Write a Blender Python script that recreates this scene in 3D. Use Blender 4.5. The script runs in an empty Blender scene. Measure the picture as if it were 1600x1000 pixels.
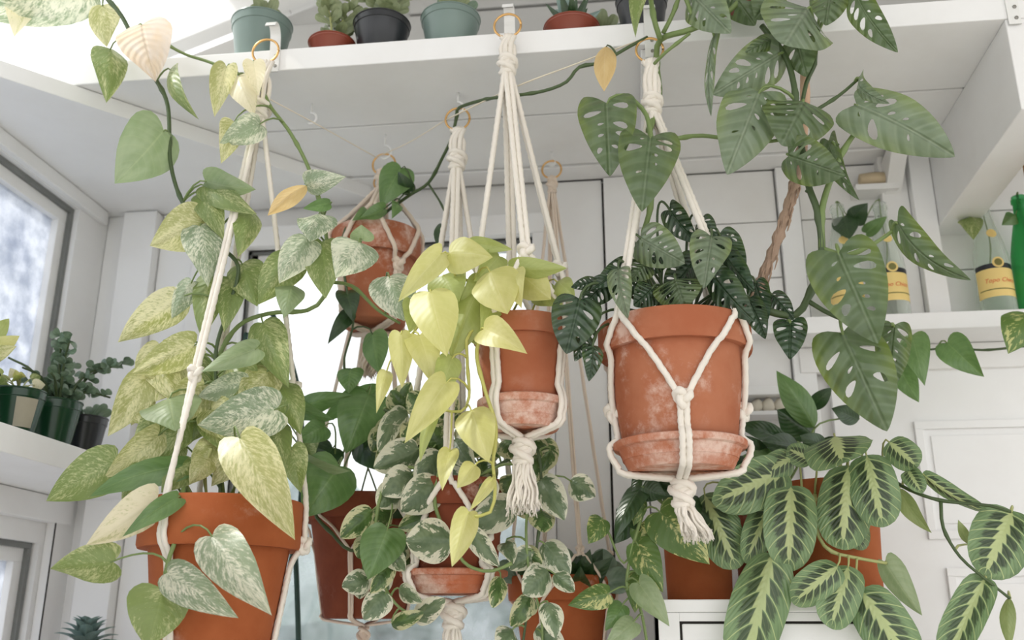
import bpy, bmesh, math, random
import numpy as np
from mathutils import Vector, Matrix
from mathutils.geometry import delaunay_2d_cdt
random.seed(7)
R = math.radians
scene = bpy.context.scene
col = scene.collection

# ------------------------------------------------------------------ camera, sky, light, exposure
EYE = 1.0
FOC, PITCH, YAW = 1500.0, R(17.9), R(7.1)
cd = bpy.data.cameras.new('camera')
cd.sensor_width = 36.0
cd.lens = FOC / 1600 * 36
cd.clip_start = 0.05
cd.dof.use_dof = True
cd.dof.focus_distance = 1.52
cd.dof.aperture_fstop = 3.5
cam = bpy.data.objects.new('camera', cd)
col.objects.link(cam)
cam.location = (0, 0, EYE)
cam.rotation_euler = (R(90) + PITCH, 0, YAW)
scene.camera = cam

world = bpy.data.worlds.new('overcast_sky')
scene.world = world
world.use_nodes = True
bg = world.node_tree.nodes['Background']
bg.inputs[0].default_value = (0.985, 0.98, 0.985, 1)
bg.inputs[1].default_value = 1.6

sl = bpy.data.lights.new('sun', 'SUN')
sl.energy = 2.6
sl.angle = R(4)
sl.color = (1.0, 0.96, 0.88)
sun = bpy.data.objects.new('sun', sl)
col.objects.link(sun)
sun.rotation_euler = (R(38), 0, R(-75))

scene.view_settings.view_transform = 'Standard'
scene.view_settings.look = 'None'
scene.view_settings.exposure = 0.15
scene.view_settings.gamma = 1.0
scene.view_settings.use_curve_mapping = False


# ------------------------------------------------------------------ helpers
def ray(x, y):
    cx, cy = (x - 800) / FOC, (500 - y) / FOC
    up = cy * math.cos(PITCH) + math.sin(PITCH)
    fw = math.cos(PITCH) - cy * math.sin(PITCH)
    return Vector((cx * math.cos(YAW) - fw * math.sin(YAW), cx * math.sin(YAW) + fw * math.cos(YAW), up))


def at(x, y, Y):
    """world point on the vertical plane at depth Y"""
    d = ray(x, y)
    p = d * (Y / d.y)
    p.z += EYE
    return p


def atz(x, y, Z):
    d = ray(x, y)
    p = d * ((Z - EYE) / d.z)
    p.z += EYE
    return p


def px(x, y, Y):
    """metres per pixel at that point"""
    d = ray(x, y)
    return (Y / d.y) / FOC


def mesh(name, verts, faces, uvs=None, smooth=False):
    me = bpy.data.meshes.new(name)
    me.from_pydata([tuple(v) for v in verts], [], faces)
    if uvs is not None:
        ul = me.uv_layers.new(name='UVMap')
        li = np.empty(len(me.loops), dtype=np.int32)
        me.loops.foreach_get('vertex_index', li)
        ul.data.foreach_set('uv', np.asarray(uvs, dtype=np.float32)[li].ravel())
    if smooth:
        me.polygons.foreach_set('use_smooth', [True] * len(me.polygons))
    me.update()
    return me


def obj(name, me, mats=None, parent=None, loc=None):
    o = bpy.data.objects.new(name, me)
    col.objects.link(o)
    if mats is not None and me is not None:
        for m in (mats if isinstance(mats, (list, tuple)) else [mats]):
            me.materials.append(m)
    if parent is not None:
        o.parent = parent
    if loc is not None:
        o.location = loc
    return o


def tag(o, label=None, cat=None, group=None, kind=None):
    if label: o['label'] = label
    if cat: o['category'] = cat
    if group: o['group'] = group
    if kind: o['kind'] = kind
    return o


def thing(name, label, cat, loc=(0, 0, 0), group=None):
    o = obj(name, None, loc=loc)
    o.empty_display_size = 0.02
    return tag(o, label, cat, group)


def loc_to(parent, p):
    return Vector(p) - parent.location


class MB:
    def __init__(s):
        s.v, s.f, s.mi = [], [], []

    def add(s, v, f, mi=0):
        n = len(s.v)
        s.v += [tuple(p) for p in v]
        s.f += [tuple(i + n for i in q) for q in f]
        s.mi += [mi] * len(f)
        return s

    def box(s, x0, x1, y0, y1, z0, z1, mi=0):
        v = [(x, y, z) for x in (x0, x1) for y in (y0, y1) for z in (z0, z1)]
        return s.add(v, [(0, 1, 3, 2), (4, 6, 7, 5), (0, 4, 5, 1), (2, 3, 7, 6), (0, 2, 6, 4), (1, 5, 7, 3)], mi)

    def prism(s, poly, axis, a, b, mi=0):
        """poly: 2-D points in the two other axes, swept along axis from a to b"""
        n = len(poly)
        def mk(p, t):
            return {'x': (t, p[0], p[1]), 'y': (p[0], t, p[1]), 'z': (p[0], p[1], t)}[axis]
        v = [mk(p, a) for p in poly] + [mk(p, b) for p in poly]
        f = [tuple(range(n)), tuple(range(2 * n - 1, n - 1, -1))]
        f += [(i, i + n, (i + 1) % n + n, (i + 1) % n) for i in range(n)]
        return s.add(v, f, mi)

    def tube(s, pts, r, n=7, twist=0.0, lobes=0, amp=0.0, cap=True, mi=0):
        P = [Vector(p) for p in pts]
        m = len(P)
        rr = r if isinstance(r, (list, tuple)) else [r] * m
        t0 = (P[1] - P[0]).normalized()
        up = Vector((0, 0, 1)) if abs(t0.z) < 0.9 else Vector((1, 0, 0))
        nx = t0.cross(up).normalized()
        vs, L = [], 0.0
        for i in range(m):
            t = (P[min(i + 1, m - 1)] - P[max(i - 1, 0)])
            t = t.normalized() if t.length > 1e-9 else t0
            nx = (nx - t * nx.dot(t))
            nx = nx.normalized() if nx.length > 1e-6 else t.orthogonal().normalized()
            ny = t.cross(nx)
            if i: L += (P[i] - P[i - 1]).length
            ph = twist * L
            for k in range(n):
                a = 2 * math.pi * k / n
                q = rr[i] * (1 + (amp * math.cos(lobes * (a - ph)) if lobes else 0))
                vs.append(P[i] + nx * (q * math.cos(a)) + ny * (q * math.sin(a)))
            t0 = t
        fs = [(i * n + k, i * n + (k + 1) % n, (i + 1) * n + (k + 1) % n, (i + 1) * n + k) for i in range(m - 1) for k in range(n)]
        if cap:
            fs += [tuple(range(n - 1, -1, -1)), tuple(range((m - 1) * n, m * n))]
        return s.add(vs, fs, mi)

    def lathe(s, prof, n=40, c=(0, 0, 0), mi=0, wob=0.0):
        vs = []
        for r, z in prof:
            for k in range(n):
                a = 2 * math.pi * k / n
                q = r * (1 + wob * math.sin(3 * a + z * 40))
                vs.append((c[0] + q * math.cos(a), c[1] + q * math.sin(a), c[2] + z))
        m = len(prof)
        fs = [(i * n + k, i * n + (k + 1) % n, (i + 1) * n + (k + 1) % n, (i + 1) * n + k) for i in range(m - 1) for k in range(n)]
        return s.add(vs, fs, mi)

    def build(s, name, mats, parent=None, loc=None, smooth=False, bevel=0.0):
        me = mesh(name, s.v, s.f, smooth=smooth)
        if any(s.mi):
            me.polygons.foreach_set('material_index', s.mi)
        o = obj(name, me, mats, parent, loc)
        if bevel:
            b = o.modifiers.new('edge', 'BEVEL')
            b.width = bevel; b.segments = 2; b.limit_method = 'ANGLE'
        return o


def smooth_path(pts, step=0.008):
    """Catmull-Rom through the points, resampled"""
    P = [Vector(p) for p in pts]
    if len(P) == 2:
        n = max(2, int((P[1] - P[0]).length / step))
        return [P[0].lerp(P[1], i / n) for i in range(n + 1)]
    Q = [P[0] * 2 - P[1]] + P + [P[-1] * 2 - P[-2]]
    out = []
    for i in range(1, len(Q) - 2):
        a, b, c, d = Q[i - 1], Q[i], Q[i + 1], Q[i + 2]
        n = max(2, int((c - b).length / step))
        for k in range(n):
            t = k / n
            out.append(0.5 * ((2 * b) + (c - a) * t + (2 * a - 5 * b + 4 * c - d) * t * t + (3 * b - a - 3 * c + d) * t ** 3))
    out.append(P[-1])
    return out


# ------------------------------------------------------------------ materials
class NT:
    def __init__(s, name):
        s.m = bpy.data.materials.new(name)
        s.m.use_nodes = True
        s.t = s.m.node_tree
        s.b = s.t.nodes['Principled BSDF']
        s.out = s.t.nodes['Material Output']

    def n(s, t, **k):
        q = s.t.nodes.new(t)
        for a, b in k.items(): setattr(q, a, b)
        return q

    def put(s, sock, v):
        if isinstance(v, bpy.types.NodeSocket): s.t.links.new(v, sock)
        elif isinstance(v, (tuple, list)): sock.default_value = tuple(v) + ((1,) if len(v) == 3 and len(sock.default_value) == 4 else ())
        else: sock.default_value = v

    def ma(s, op, a, b=0.0, c=None, clamp=False):
        q = s.n('ShaderNodeMath', operation=op, use_clamp=clamp)
        s.put(q.inputs[0], a); s.put(q.inputs[1], b)
        if c is not None: s.put(q.inputs[2], c)
        return q.outputs[0]

    def mix(s, f, a, b, blend='MIX'):
        q = s.n('ShaderNodeMix', data_type='RGBA', blend_type=blend)
        s.put(q.inputs[0], f); s.put(q.inputs[6], a); s.put(q.inputs[7], b)
        return q.outputs[2]

    def noise(s, vec, scale, detail=3.0, rough=0.55, w=None, dist=0.0):
        q = s.n('ShaderNodeTexNoise', noise_dimensions='4D' if w is not None else '3D')
        if vec is not None: s.put(q.inputs['Vector'], vec)
        if w is not None: s.put(q.inputs['W'], w)
        q.inputs['Scale'].default_value = scale
        q.inputs['Detail'].default_value = detail
        q.inputs['Roughness'].default_value = rough
        q.inputs['Distortion'].default_value = dist
        return q.outputs['Fac']

    def ramp(s, f, a, b):
        q = s.n('ShaderNodeMapRange', interpolation_type='SMOOTHSTEP')
        s.put(q.inputs[0], f); q.inputs[1].default_value = a; q.inputs[2].default_value = b
        return q.outputs[0]

    def vec(s, x, y, z):
        q = s.n('ShaderNodeCombineXYZ')
        for i, v in enumerate((x, y, z)): s.put(q.inputs[i], v)
        return q.outputs[0]

    def coord(s, which='Object'):
        return s.n('ShaderNodeTexCoord').outputs[which]

    def rnd(s):
        return s.n('ShaderNodeObjectInfo').outputs['Random']

    def bump(s, h, strength=0.3, dist=0.002):
        q = s.n('ShaderNodeBump')
        q.inputs['Strength'].default_value = strength
        q.inputs['Distance'].default_value = dist
        s.put(q.inputs['Height'], h)
        return q.outputs[0]

    def fin(s, colr, rough=0.5, spec=0.5, normal=None, metal=0.0, trans=0.0, ior=None, sheen=0.0):
        b = s.b
        s.put(b.inputs['Base Color'], colr)
        s.put(b.inputs['Roughness'], rough)
        b.inputs['Specular IOR Level'].default_value = spec
        b.inputs['Metallic'].default_value = metal
        b.inputs['Transmission Weight'].default_value = trans
        b.inputs['Sheen Weight'].default_value = sheen
        if ior: b.inputs['IOR'].default_value = ior
        if normal is not None: s.put(b.inputs['Normal'], normal)
        return s.m


def C(r, g, b):
    f = lambda c: (c / 255 / 12.92) if c / 255 <= 0.04045 else ((c / 255 + 0.055) / 1.055) ** 2.4
    return (f(r), f(g), f(b))


def m_paint(name, c1, c2, rough=0.45, grain=True):
    t = NT(name)
    co = t.coord('Object')
    f = t.noise(co, 3.0, 5, 0.65)
    fine = t.noise(co, 60, 3)
    cc = t.mix(t.ramp(f, 0.35, 0.75), c1, c2)
    chips = t.ramp(t.noise(co, 14, 6, 0.8), 0.72, 0.76)
    cc = t.mix(t.ma('MULTIPLY', chips, 0.55), cc, C(150, 138, 120))
    return t.fin(cc, rough, 0.4, t.bump(t.ma('ADD', fine, f), 0.25, 0.001))


def m_terra(name, c1, c2, bloom=0.5):
    t = NT(name)
    co = t.coord('Object')
    f = t.noise(co, 9, 5, 0.6, w=t.ma('MULTIPLY', t.rnd(), 30))
    cc = t.mix(t.ramp(f, 0.3, 0.7), c1, c2)
    w = t.ma('MULTIPLY', t.ramp(t.noise(co, 14, 8, 0.72, w=t.ma('MULTIPLY', t.rnd(), 70)), 0.55 - bloom * 0.14, 0.66), t.ramp(t.noise(co, 6, 2, w=t.ma('MULTIPLY', t.rnd(), 20)), 0.50 - bloom * .16, 0.62 - bloom * .1))
    cc = t.mix(t.ma('MULTIPLY', w, min(1, bloom + 0.25)), cc, C(226, 200, 186))
    return t.fin(cc, 0.82, 0.25, t.bump(t.noise(co, 160, 4, 0.7), 0.25, 0.0012))


def m_plain(name, c, rough=0.5, spec=0.5, metal=0.0, var=0.0, bump=0.0, bscale=80, sheen=0.0):
    t = NT(name)
    co = t.coord('Object')
    cc = t.mix(t.noise(co, 12, 4), tuple(x * (1 - var) for x in c), tuple(min(1, x * (1 + var)) for x in c))
    nrm = t.bump(t.noise(co, bscale, 4, 0.7), bump, 0.002) if bump else None
    return t.fin(cc, rough, spec, nrm, metal, sheen=sheen)


def m_leaf(name, kind, A, B=None, Cc=None, rough=0.4, trl=0.32, veins=9, vb=0.13, lo=0.45, hi=0.6, tint=None, edge=None, vc=0.12, fs=1.0):
    t = NT(name)
    sx = t.n('ShaderNodeSeparateXYZ')
    t.put(sx.inputs[0], t.coord('UV'))
    U, V = sx.outputs[0], sx.outputs[1]
    su = t.ma('MULTIPLY', t.ma('SUBTRACT', U, 0.5), 2.0)
    k = t.ma('ABSOLUTE', su)
    rnd = t.rnd()
    s = t.ma('SUBTRACT', V, t.ma('MULTIPLY', k, 0.30))
    W = t.ma('MULTIPLY', rnd, 90)
    side = t.ma('MULTIPLY', t.ma('SIGN', su), 5.0)
    soft = t.noise(t.vec(t.ma('MULTIPLY', su, 1.2), t.ma('MULTIPLY', V, 2.0), 0.0), 1.5, 2, w=W)
    midr = t.ramp(k, 0.055, 0.0)
    if kind == 'plain':
        cc = t.mix(t.ramp(soft, 0.3, 0.7), A, B or A)
        if edge: cc = t.mix(t.ma('MULTIPLY', t.ramp(k, 0.3, 1.05), t.ramp(soft, 0.25, 0.65)), cc, edge)
        cc = t.mix(t.ma('MULTIPLY', midr, 0.4), cc, Cc or A)
    elif kind == 'marble':
        st = t.noise(t.vec(t.ma('ADD', t.ma('MULTIPLY', k, 1.9 * fs), side), t.ma('MULTIPLY', s, 8.5 * fs), 0.0), 3.0, 8, 0.72, w=W)
        big = t.noise(t.vec(su, V, 0.0), 1.3, 1, w=W)
        f = t.ramp(t.ma('ADD', st, t.ma('MULTIPLY', t.ma('SUBTRACT', big, 0.5), 0.55)), lo, hi)
        cc = t.mix(f, A, B)
        cc = t.mix(t.ma('MULTIPLY', t.ramp(soft, 0.4, 0.8), 0.35), cc, Cc)
        cc = t.mix(t.ma('MULTIPLY', midr, 0.45), cc, Cc)
    elif kind == 'margin':
        st = t.noise(t.vec(t.ma('ADD', t.ma('MULTIPLY', k, 1.0), side), t.ma('MULTIPLY', s, 2.6), 0.0), 2.0, 7, 0.68, w=W)
        f = t.ramp(t.ma('ADD', t.ma('MULTIPLY', t.ma('SUBTRACT', k, 0.6), 0.30), st), 0.50, 0.545)
        cc = t.mix(t.ramp(soft, 0.35, 0.65), A, Cc)
        cc = t.mix(f, cc, B)
    elif kind == 'prayer':
        a = k
        nv = 7.5
        ph = t.ma('MULTIPLY', t.ma('SUBTRACT', V, t.ma('MULTIPLY', t.ma('MULTIPLY', a, a), 0.06)), nv)
        fr = t.ma('FRACT', ph)
        dl = t.ma('ABSOLUTE', t.ma('SUBTRACT', fr, 0.5))
        line = t.ma('MULTIPLY', t.ramp(dl, 0.06, 0.02), t.ramp(a, 1.0, 0.9))
        saw = t.ma('FRACT', t.ma('ADD', t.ma('MULTIPLY', V, nv), 0.45))
        endf = t.ma('MULTIPLY', t.ramp(V, 0.0, 0.12), t.ramp(V, 1.0, 0.75))
        bw = t.ma('MULTIPLY', t.ma('ADD', 0.10, t.ma('MULTIPLY', saw, 0.15)), endf)
        band = t.ramp(t.ma('SUBTRACT', a, bw), 0.03, -0.02)
        fn = t.noise(t.vec(t.ma('MULTIPLY', a, 2.0), t.ma('MULTIPLY', V, 45.0), 0.0), 1.0, 2, w=W)
        dk = t.ma('MULTIPLY', t.ramp(t.ma('ADD', a, t.ma('MULTIPLY', t.ma('SUBTRACT', fn, 0.5), 0.5)), 0.66, 0.50), endf)
        dk = t.ma('MULTIPLY', dk, t.ramp(dl, 0.02, 0.2))
        cc = t.mix(t.ramp(soft, 0.3, 0.7), A, t.mix(0.5, A, C(150, 178, 128)))
        cc = t.mix(t.ma('MULTIPLY', dk, 0.93), cc, B)
        cc = t.mix(t.ma('MAXIMUM', band, line), cc, Cc)
    # slight variation from leaf to leaf
    cc = t.mix(t.ma('MULTIPLY', rnd, 0.22), cc, tint or A)
    vein = t.ma('ABSOLUTE', t.ma('SUBTRACT', t.ma('FRACT', t.ma('MULTIPLY', t.ma('SUBTRACT', t.ma('SUBTRACT', V, t.ma('MULTIPLY', k, 0.12)), t.ma('MULTIPLY', t.ma('MULTIPLY', k, k), 0.12)), veins)), 0.5))
    h = t.ma('ADD', t.ma('MULTIPLY', t.ramp(vein, 0.0, 0.5), 0.8), t.ma('MULTIPLY', t.ramp(k, 0.0, 0.1), 0.9))
    h = t.ma('ADD', h, t.ma('MULTIPLY', soft, 0.8))
    nrm = t.bump(h, vb, 0.003)
    cc = t.mix(t.ma('MULTIPLY', t.ramp(vein, 0.16, 0.0), vc), cc, Cc or A)
    t.fin(cc, rough, 0.75, nrm)
    tr = t.n('ShaderNodeBsdfTranslucent')
    hs = t.n('ShaderNodeHueSaturation')
    hs.inputs['Saturation'].default_value = 1.0
    hs.inputs['Value'].default_value = 1.5
    t.put(hs.inputs['Color'], cc)
    t.put(tr.inputs[0], hs.outputs[0])
    t.put(tr.inputs['Normal'], nrm)
    mx = t.n('ShaderNodeMixShader')
    mx.inputs[0].default_value = trl
    t.t.links.new(t.b.outputs[0], mx.inputs[1])
    t.t.links.new(tr.outputs[0], mx.inputs[2])
    t.t.links.new(mx.outputs[0], t.out.inputs[0])
    return t.m


def m_glass(name, dirt, scale, colr, dcol=(0.8, 0.84, 0.9), tcol=(0.97, 0.985, 0.98), base=0.0):
    """window pane: see-through with a film of dirt / condensation"""
    t = NT(name)
    co = t.coord('Object')
    f = t.ma('MULTIPLY', t.ramp(t.noise(co, scale, 8, 0.72), 0.36, 0.7), dirt)
    f = t.ma('ADD', f, base, clamp=True)
    tp = t.n('ShaderNodeBsdfTransparent'); t.put(tp.inputs[0], tcol)
    tl = t.n('ShaderNodeBsdfTranslucent'); t.put(tl.inputs[0], t.mix(t.ramp(t.noise(co, scale * 2.2, 6, 0.7), 0.3, 0.7), colr, dcol))
    gl = t.n('ShaderNodeBsdfGlossy'); gl.inputs['Roughness'].default_value = 0.08
    m1 = t.n('ShaderNodeMixShader'); t.put(m1.inputs[0], f)
    t.t.links.new(tp.outputs[0], m1.inputs[1]); t.t.links.new(tl.outputs[0], m1.inputs[2])
    m2 = t.n('ShaderNodeMixShader'); m2.inputs[0].default_value = 0.05
    t.t.links.new(m1.outputs[0], m2.inputs[1]); t.t.links.new(gl.outputs[0], m2.inputs[2])
    t.t.links.new(m2.outputs[0], t.out.inputs[0])
    return t.m


def m_bottle(name, c, amount):
    """thin bottle glass"""
    t = NT(name)
    lw = t.n('ShaderNodeLayerWeight'); lw.inputs[0].default_value = 0.35
    tp = t.n('ShaderNodeBsdfTransparent'); t.put(tp.inputs[0], c)
    t.fin(c, 0.06, 0.6)
    mx = t.n('ShaderNodeMixShader')
    f = t.ma('ADD', t.ma('MULTIPLY', lw.outputs[1], 0.55), amount, clamp=True)
    t.put(mx.inputs[0], f)
    t.t.links.new(tp.outputs[0], mx.inputs[1]); t.t.links.new(t.b.outputs[0], mx.inputs[2])
    t.t.links.new(mx.outputs[0], t.out.inputs[0])
    return t.m


M = {}
M['white'] = m_paint('white_paint', C(243, 243, 243), C(236, 235, 234))
M['white2'] = m_paint('white_paint_old', C(239, 238, 237), C(230, 228, 225), 0.5)
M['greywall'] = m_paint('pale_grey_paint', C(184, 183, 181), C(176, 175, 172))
M['frame'] = m_plain('grey_window_seal', C(120, 122, 120), 0.5, var=0.3, bump=0.2)
M['floor'] = m_plain('concrete', C(216, 212, 204), 0.8, var=0.1, bump=0.2)
M['ground'] = m_plain('garden_ground', C(170, 171, 168), 0.9, var=0.2)
M['hedge'] = m_plain('hedge_leaves', C(128, 142, 140), 0.9, var=0.5, bump=0.6, bscale=12)
M['terra'] = m_terra('terracotta', C(182, 118, 88), C(168, 98, 68), 0.55)
M['terra_orange'] = m_terra('terracotta_orange', C(174, 98, 58), C(156, 82, 44), 0.15)
M['terra_dark'] = m_terra('terracotta_dark', C(140, 76, 52), C(116, 58, 38), 0.25)
M['terra_bloom'] = m_terra('terracotta_weathered', C(178, 100, 66), C(188, 124, 96), 0.95)
M['soil'] = m_plain('potting_soil', C(52, 40, 32), 0.95, 0.1, var=0.5, bump=0.9, bscale=90)
M['rope'] = m_plain('cotton_rope', C(240, 233, 222), 0.9, 0.1, var=0.07, bump=0.35, bscale=400, sheen=0.2)
M['rope_tan'] = m_plain('cotton_rope_aged', C(232, 215, 198), 0.9, 0.1, var=0.1, bump=0.35, bscale=400, sheen=0.2)
M['twine'] = m_plain('twine', C(228, 218, 200), 0.9, 0.1, var=0.1)
M['brass'] = m_plain('brass_ring', C(226, 180, 118), 0.28, metal=1.0)
M['hook'] = m_plain('white_metal', C(236, 236, 234), 0.35)
M['screw'] = m_plain('steel_screw', C(150, 148, 142), 0.35, metal=0.9)
M['gap'] = m_plain('dark_gap', C(42, 38, 34), 0.9, var=0.3)
M['pl_green'] = m_plain('dark_green_plastic', C(26, 62, 40), 0.22, var=0.15)
M['pl_teal'] = m_plain('teal_plastic', C(118, 136, 130), 0.3, var=0.12)
M['pl_black'] = m_plain('black_plastic', C(44, 46, 50), 0.3, var=0.12)
M['pl_red'] = m_plain('red_plastic', C(134, 64, 46), 0.35, var=0.1)
M['pl_pink'] = m_plain('pale_pink_ceramic', C(226, 204, 192), 0.5, var=0.05)
M['sticker'] = m_plain('grey_sticker', C(166, 160, 142), 0.7, var=0.2)
M['bark'] = m_plain('bark', C(172, 146, 126), 0.9, var=0.45, bump=0.9, bscale=60)
M['stake'] = m_plain('peeled_stick', C(214, 178, 150), 0.8, var=0.12, bump=0.4, bscale=50)
M['driftwood'] = m_plain('pale_log', C(196, 178, 148), 0.85, var=0.25, bump=0.6, bscale=30)
M['brownwood'] = m_plain('brown_wood', C(166, 112, 52), 0.6, var=0.35, bump=0.3, bscale=30)
M['stone'] = m_plain('cream_stone', C(214, 206, 190), 0.8, var=0.15, bump=0.3, bscale=30)
M['stem'] = m_plain('green_stem', C(118, 138, 82), 0.45, var=0.25)
M['stem_dark'] = m_plain('dark_stem', C(70, 88, 52), 0.45, var=0.3)
M['stem_pale'] = m_plain('pale_stem', C(168, 172, 112), 0.45, var=0.15)
M['stem_neon'] = m_plain('lime_stem', C(190, 188, 104), 0.45, var=0.12)
M['dkcord'] = m_plain('dark_green_cord', C(36, 66, 56), 0.5, var=0.2)
M['clear'] = m_bottle('clear_bottle_glass', (0.90, 0.94, 0.90), 0.10)
M['gbottle'] = m_bottle('green_bottle_glass', (0.12, 0.55, 0.22), 0.25)
M['lab_y'] = m_plain('yellow_label', C(240, 212, 136), 0.6, var=0.04)
M['lab_k'] = m_plain('black_label', C(34, 36, 44), 0.5)
M['lab_r'] = m_plain('red_print', C(224, 104, 62), 0.6)
M['lab_g'] = m_plain('olive_print', C(120, 116, 60), 0.6)
M['roofglass'] = m_glass('roof_glass', 0.15, 4.0, (0.9, 0.9, 0.9))
M['pane_left'] = m_glass('dirty_pane', 0.30, 7.0, (0.40, 0.44, 0.53), (0.74, 0.77, 0.84), base=0.68)
M['pane_back'] = m_glass('hazy_pane', 0.30, 6.0, (0.75, 0.8, 0.85), base=0.05)

L = {}
L['m'] = m_leaf('pothos_marble', 'marble', C(160, 166, 96), C(230, 226, 182), C(186, 188, 122), lo=0.38, hi=0.62, tint=C(216, 210, 152))
L['g'] = m_leaf('pothos_marble_green', 'marble', C(118, 138, 74), C(206, 208, 156), C(138, 156, 86), lo=0.46, hi=0.70, tint=C(160, 176, 96))
L['v'] = m_leaf('pothos_marble_silver', 'marble', C(126, 146, 112), C(228, 228, 208), C(164, 180, 148), lo=0.42, hi=0.60, tint=C(196, 206, 178))
L['s'] = m_leaf('pothos_silver', 'plain', C(134, 154, 110), C(156, 172, 132), C(176, 188, 140), rough=0.34)
L['c'] = m_leaf('pothos_cream', 'marble', C(200, 198, 148), C(236, 228, 198), C(222, 216, 178), lo=0.34, hi=0.5)
L['p'] = m_leaf('withered_leaf', 'plain', C(240, 226, 212), C(238, 214, 184), C(228, 206, 176), rough=0.7, trl=0.25, vb=0.6)
L['P'] = m_leaf('yellowed_leaf', 'plain', C(224, 196, 140), C(216, 184, 124), C(232, 210, 166), rough=0.6, trl=0.3)
L['G'] = m_leaf('pothos_green', 'plain', C(92, 126, 68), C(112, 144, 86), C(142, 166, 106), rough=0.32)
L['D'] = m_leaf('dark_green_leaf', 'plain', C(40, 66, 36), C(56, 84, 48), C(84, 110, 64), rough=0.28, trl=0.2)
L['n'] = m_leaf('neon_pothos', 'plain', C(200, 198, 122), C(212, 209, 142), C(222, 218, 162), rough=0.42, trl=0.3, vb=0.06)
L['N'] = m_leaf('neon_pothos_green', 'plain', C(164, 176, 98), C(180, 190, 116), C(196, 202, 136), rough=0.42, vb=0.06)
L['j'] = m_leaf('variegated_pothos', 'margin', C(88, 110, 76), C(228, 226, 204), C(120, 138, 104), rough=0.38, trl=0.26)
L['J'] = m_leaf('variegated_pothos_green', 'margin', C(64, 92, 44), C(206, 204, 160), C(96, 124, 66), rough=0.38, trl=0.26)
L['o'] = m_leaf('golden_pothos', 'marble', C(86, 116, 54), C(212, 210, 142), C(110, 138, 76), lo=0.53, hi=0.60, fs=.42, tint=C(110, 140, 70))
L['a'] = m_leaf('swiss_cheese', 'plain', C(84, 104, 66), C(106, 126, 90), C(142, 158, 126), rough=0.3, veins=6, vb=0.9, edge=C(116, 134, 58), vc=.16)
L['A'] = m_leaf('swiss_cheese_silver', 'plain', C(112, 130, 100), C(136, 152, 126), C(172, 184, 158), rough=0.3, veins=6, vb=0.9, edge=C(134, 152, 88), vc=.16)
L['b'] = m_leaf('swiss_cheese_dark', 'plain', C(44, 66, 44), C(62, 86, 62), C(94, 116, 88), rough=0.25, veins=6, vb=0.9, trl=0.18, edge=C(76, 100, 42), vc=.16)
L['M'] = m_leaf('prayer_plant', 'prayer', C(94, 122, 78), C(26, 42, 24), C(190, 202, 142), rough=0.42, trl=0.2, veins=15, vb=0.25, tint=C(120, 150, 100))
L['q'] = m_leaf('prayer_back', 'plain', C(132, 148, 90), C(150, 164, 108), C(170, 180, 126))
L['k'] = m_leaf('jade', 'plain', C(92, 116, 92), C(118, 140, 116), C(120, 140, 110), rough=0.3, trl=0.1, vb=0.1)
L['e'] = m_leaf('blue_succulent', 'plain', C(116, 142, 138), C(138, 160, 152), C(140, 160, 150), rough=0.5, trl=0.05, vb=0.1)
L['u'] = m_leaf('olive_succulent', 'plain', C(120, 134, 92), C(142, 152, 112), C(150, 160, 120), rough=0.4, trl=0.08, vb=0.1)

# ------------------------------------------------------------------ leaf shapes (unit width and length)
EDGE = {
 'heart': [(0,0,0),(.15,-.085,.03),(.31,-.095,.07),(.44,.01,.14),(.5,.17,.25),(.47,.36,.40),(.38,.56,.56),(.25,.74,.72),(.115,.89,.87),(.035,.965,.95),(0,1,1)],
 'slim': [(0,0,0),(.18,-.05,.03),(.36,-.03,.08),(.47,.10,.17),(.5,.26,.30),(.45,.46,.46),(.35,.64,.62),(.21,.81,.78),(.08,.94,.92),(0,1,1)],
 'ovate': [(0,0,0),(.2,-.02,.03),(.38,.07,.10),(.49,.25,.24),(.5,.44,.40),(.43,.64,.58),(.29,.82,.76),(.12,.95,.91),(0,1,1)],
 'prayer': [(0,0,0),(.22,.01,.01),(.40,.10,.05),(.49,.32,.18),(.5,.56,.38),(.45,.76,.58),(.31,.91,.77),(.13,.98,.91),(0,1,1)],
 'lance': [(0,0,0),(.22,.06,.04),(.43,.23,.18),(.5,.42,.36),(.43,.62,.56),(.27,.80,.75),(.10,.93,.90),(0,1,1)],
 'spoon': [(0,0,0),(.12,.1,.08),(.28,.35,.3),(.46,.6,.55),(.5,.76,.7),(.38,.92,.86),(.15,.99,.96),(0,1,1)],
 'fan': [(0,0,0),(.2,-.10,.02),(.38,-.085,.05),(.48,.07,.16),(.5,.25,.3),(.46,.46,.48),(.36,.66,.66),(.21,.84,.83),(.07,.96,.95),(0,1,1)],
}


def cr(pts, n):
    P = np.array(pts, float)
    Q = np.vstack([2 * P[0] - P[1], P, 2 * P[-1] - P[-2]])
    out = []
    m = len(P) - 1
    for i in range(n + 1):
        u = min(i / n * m, m - 1e-9)
        j = int(u); t = u - j
        a, b, c, d = Q[j], Q[j + 1], Q[j + 2], Q[j + 3]
        out.append(0.5 * (2 * b + (c - a) * t + (2 * a - 5 * b + 4 * c - d) * t * t + (3 * b - a - 3 * c + d) * t ** 3))
    return np.array(out)


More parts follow.
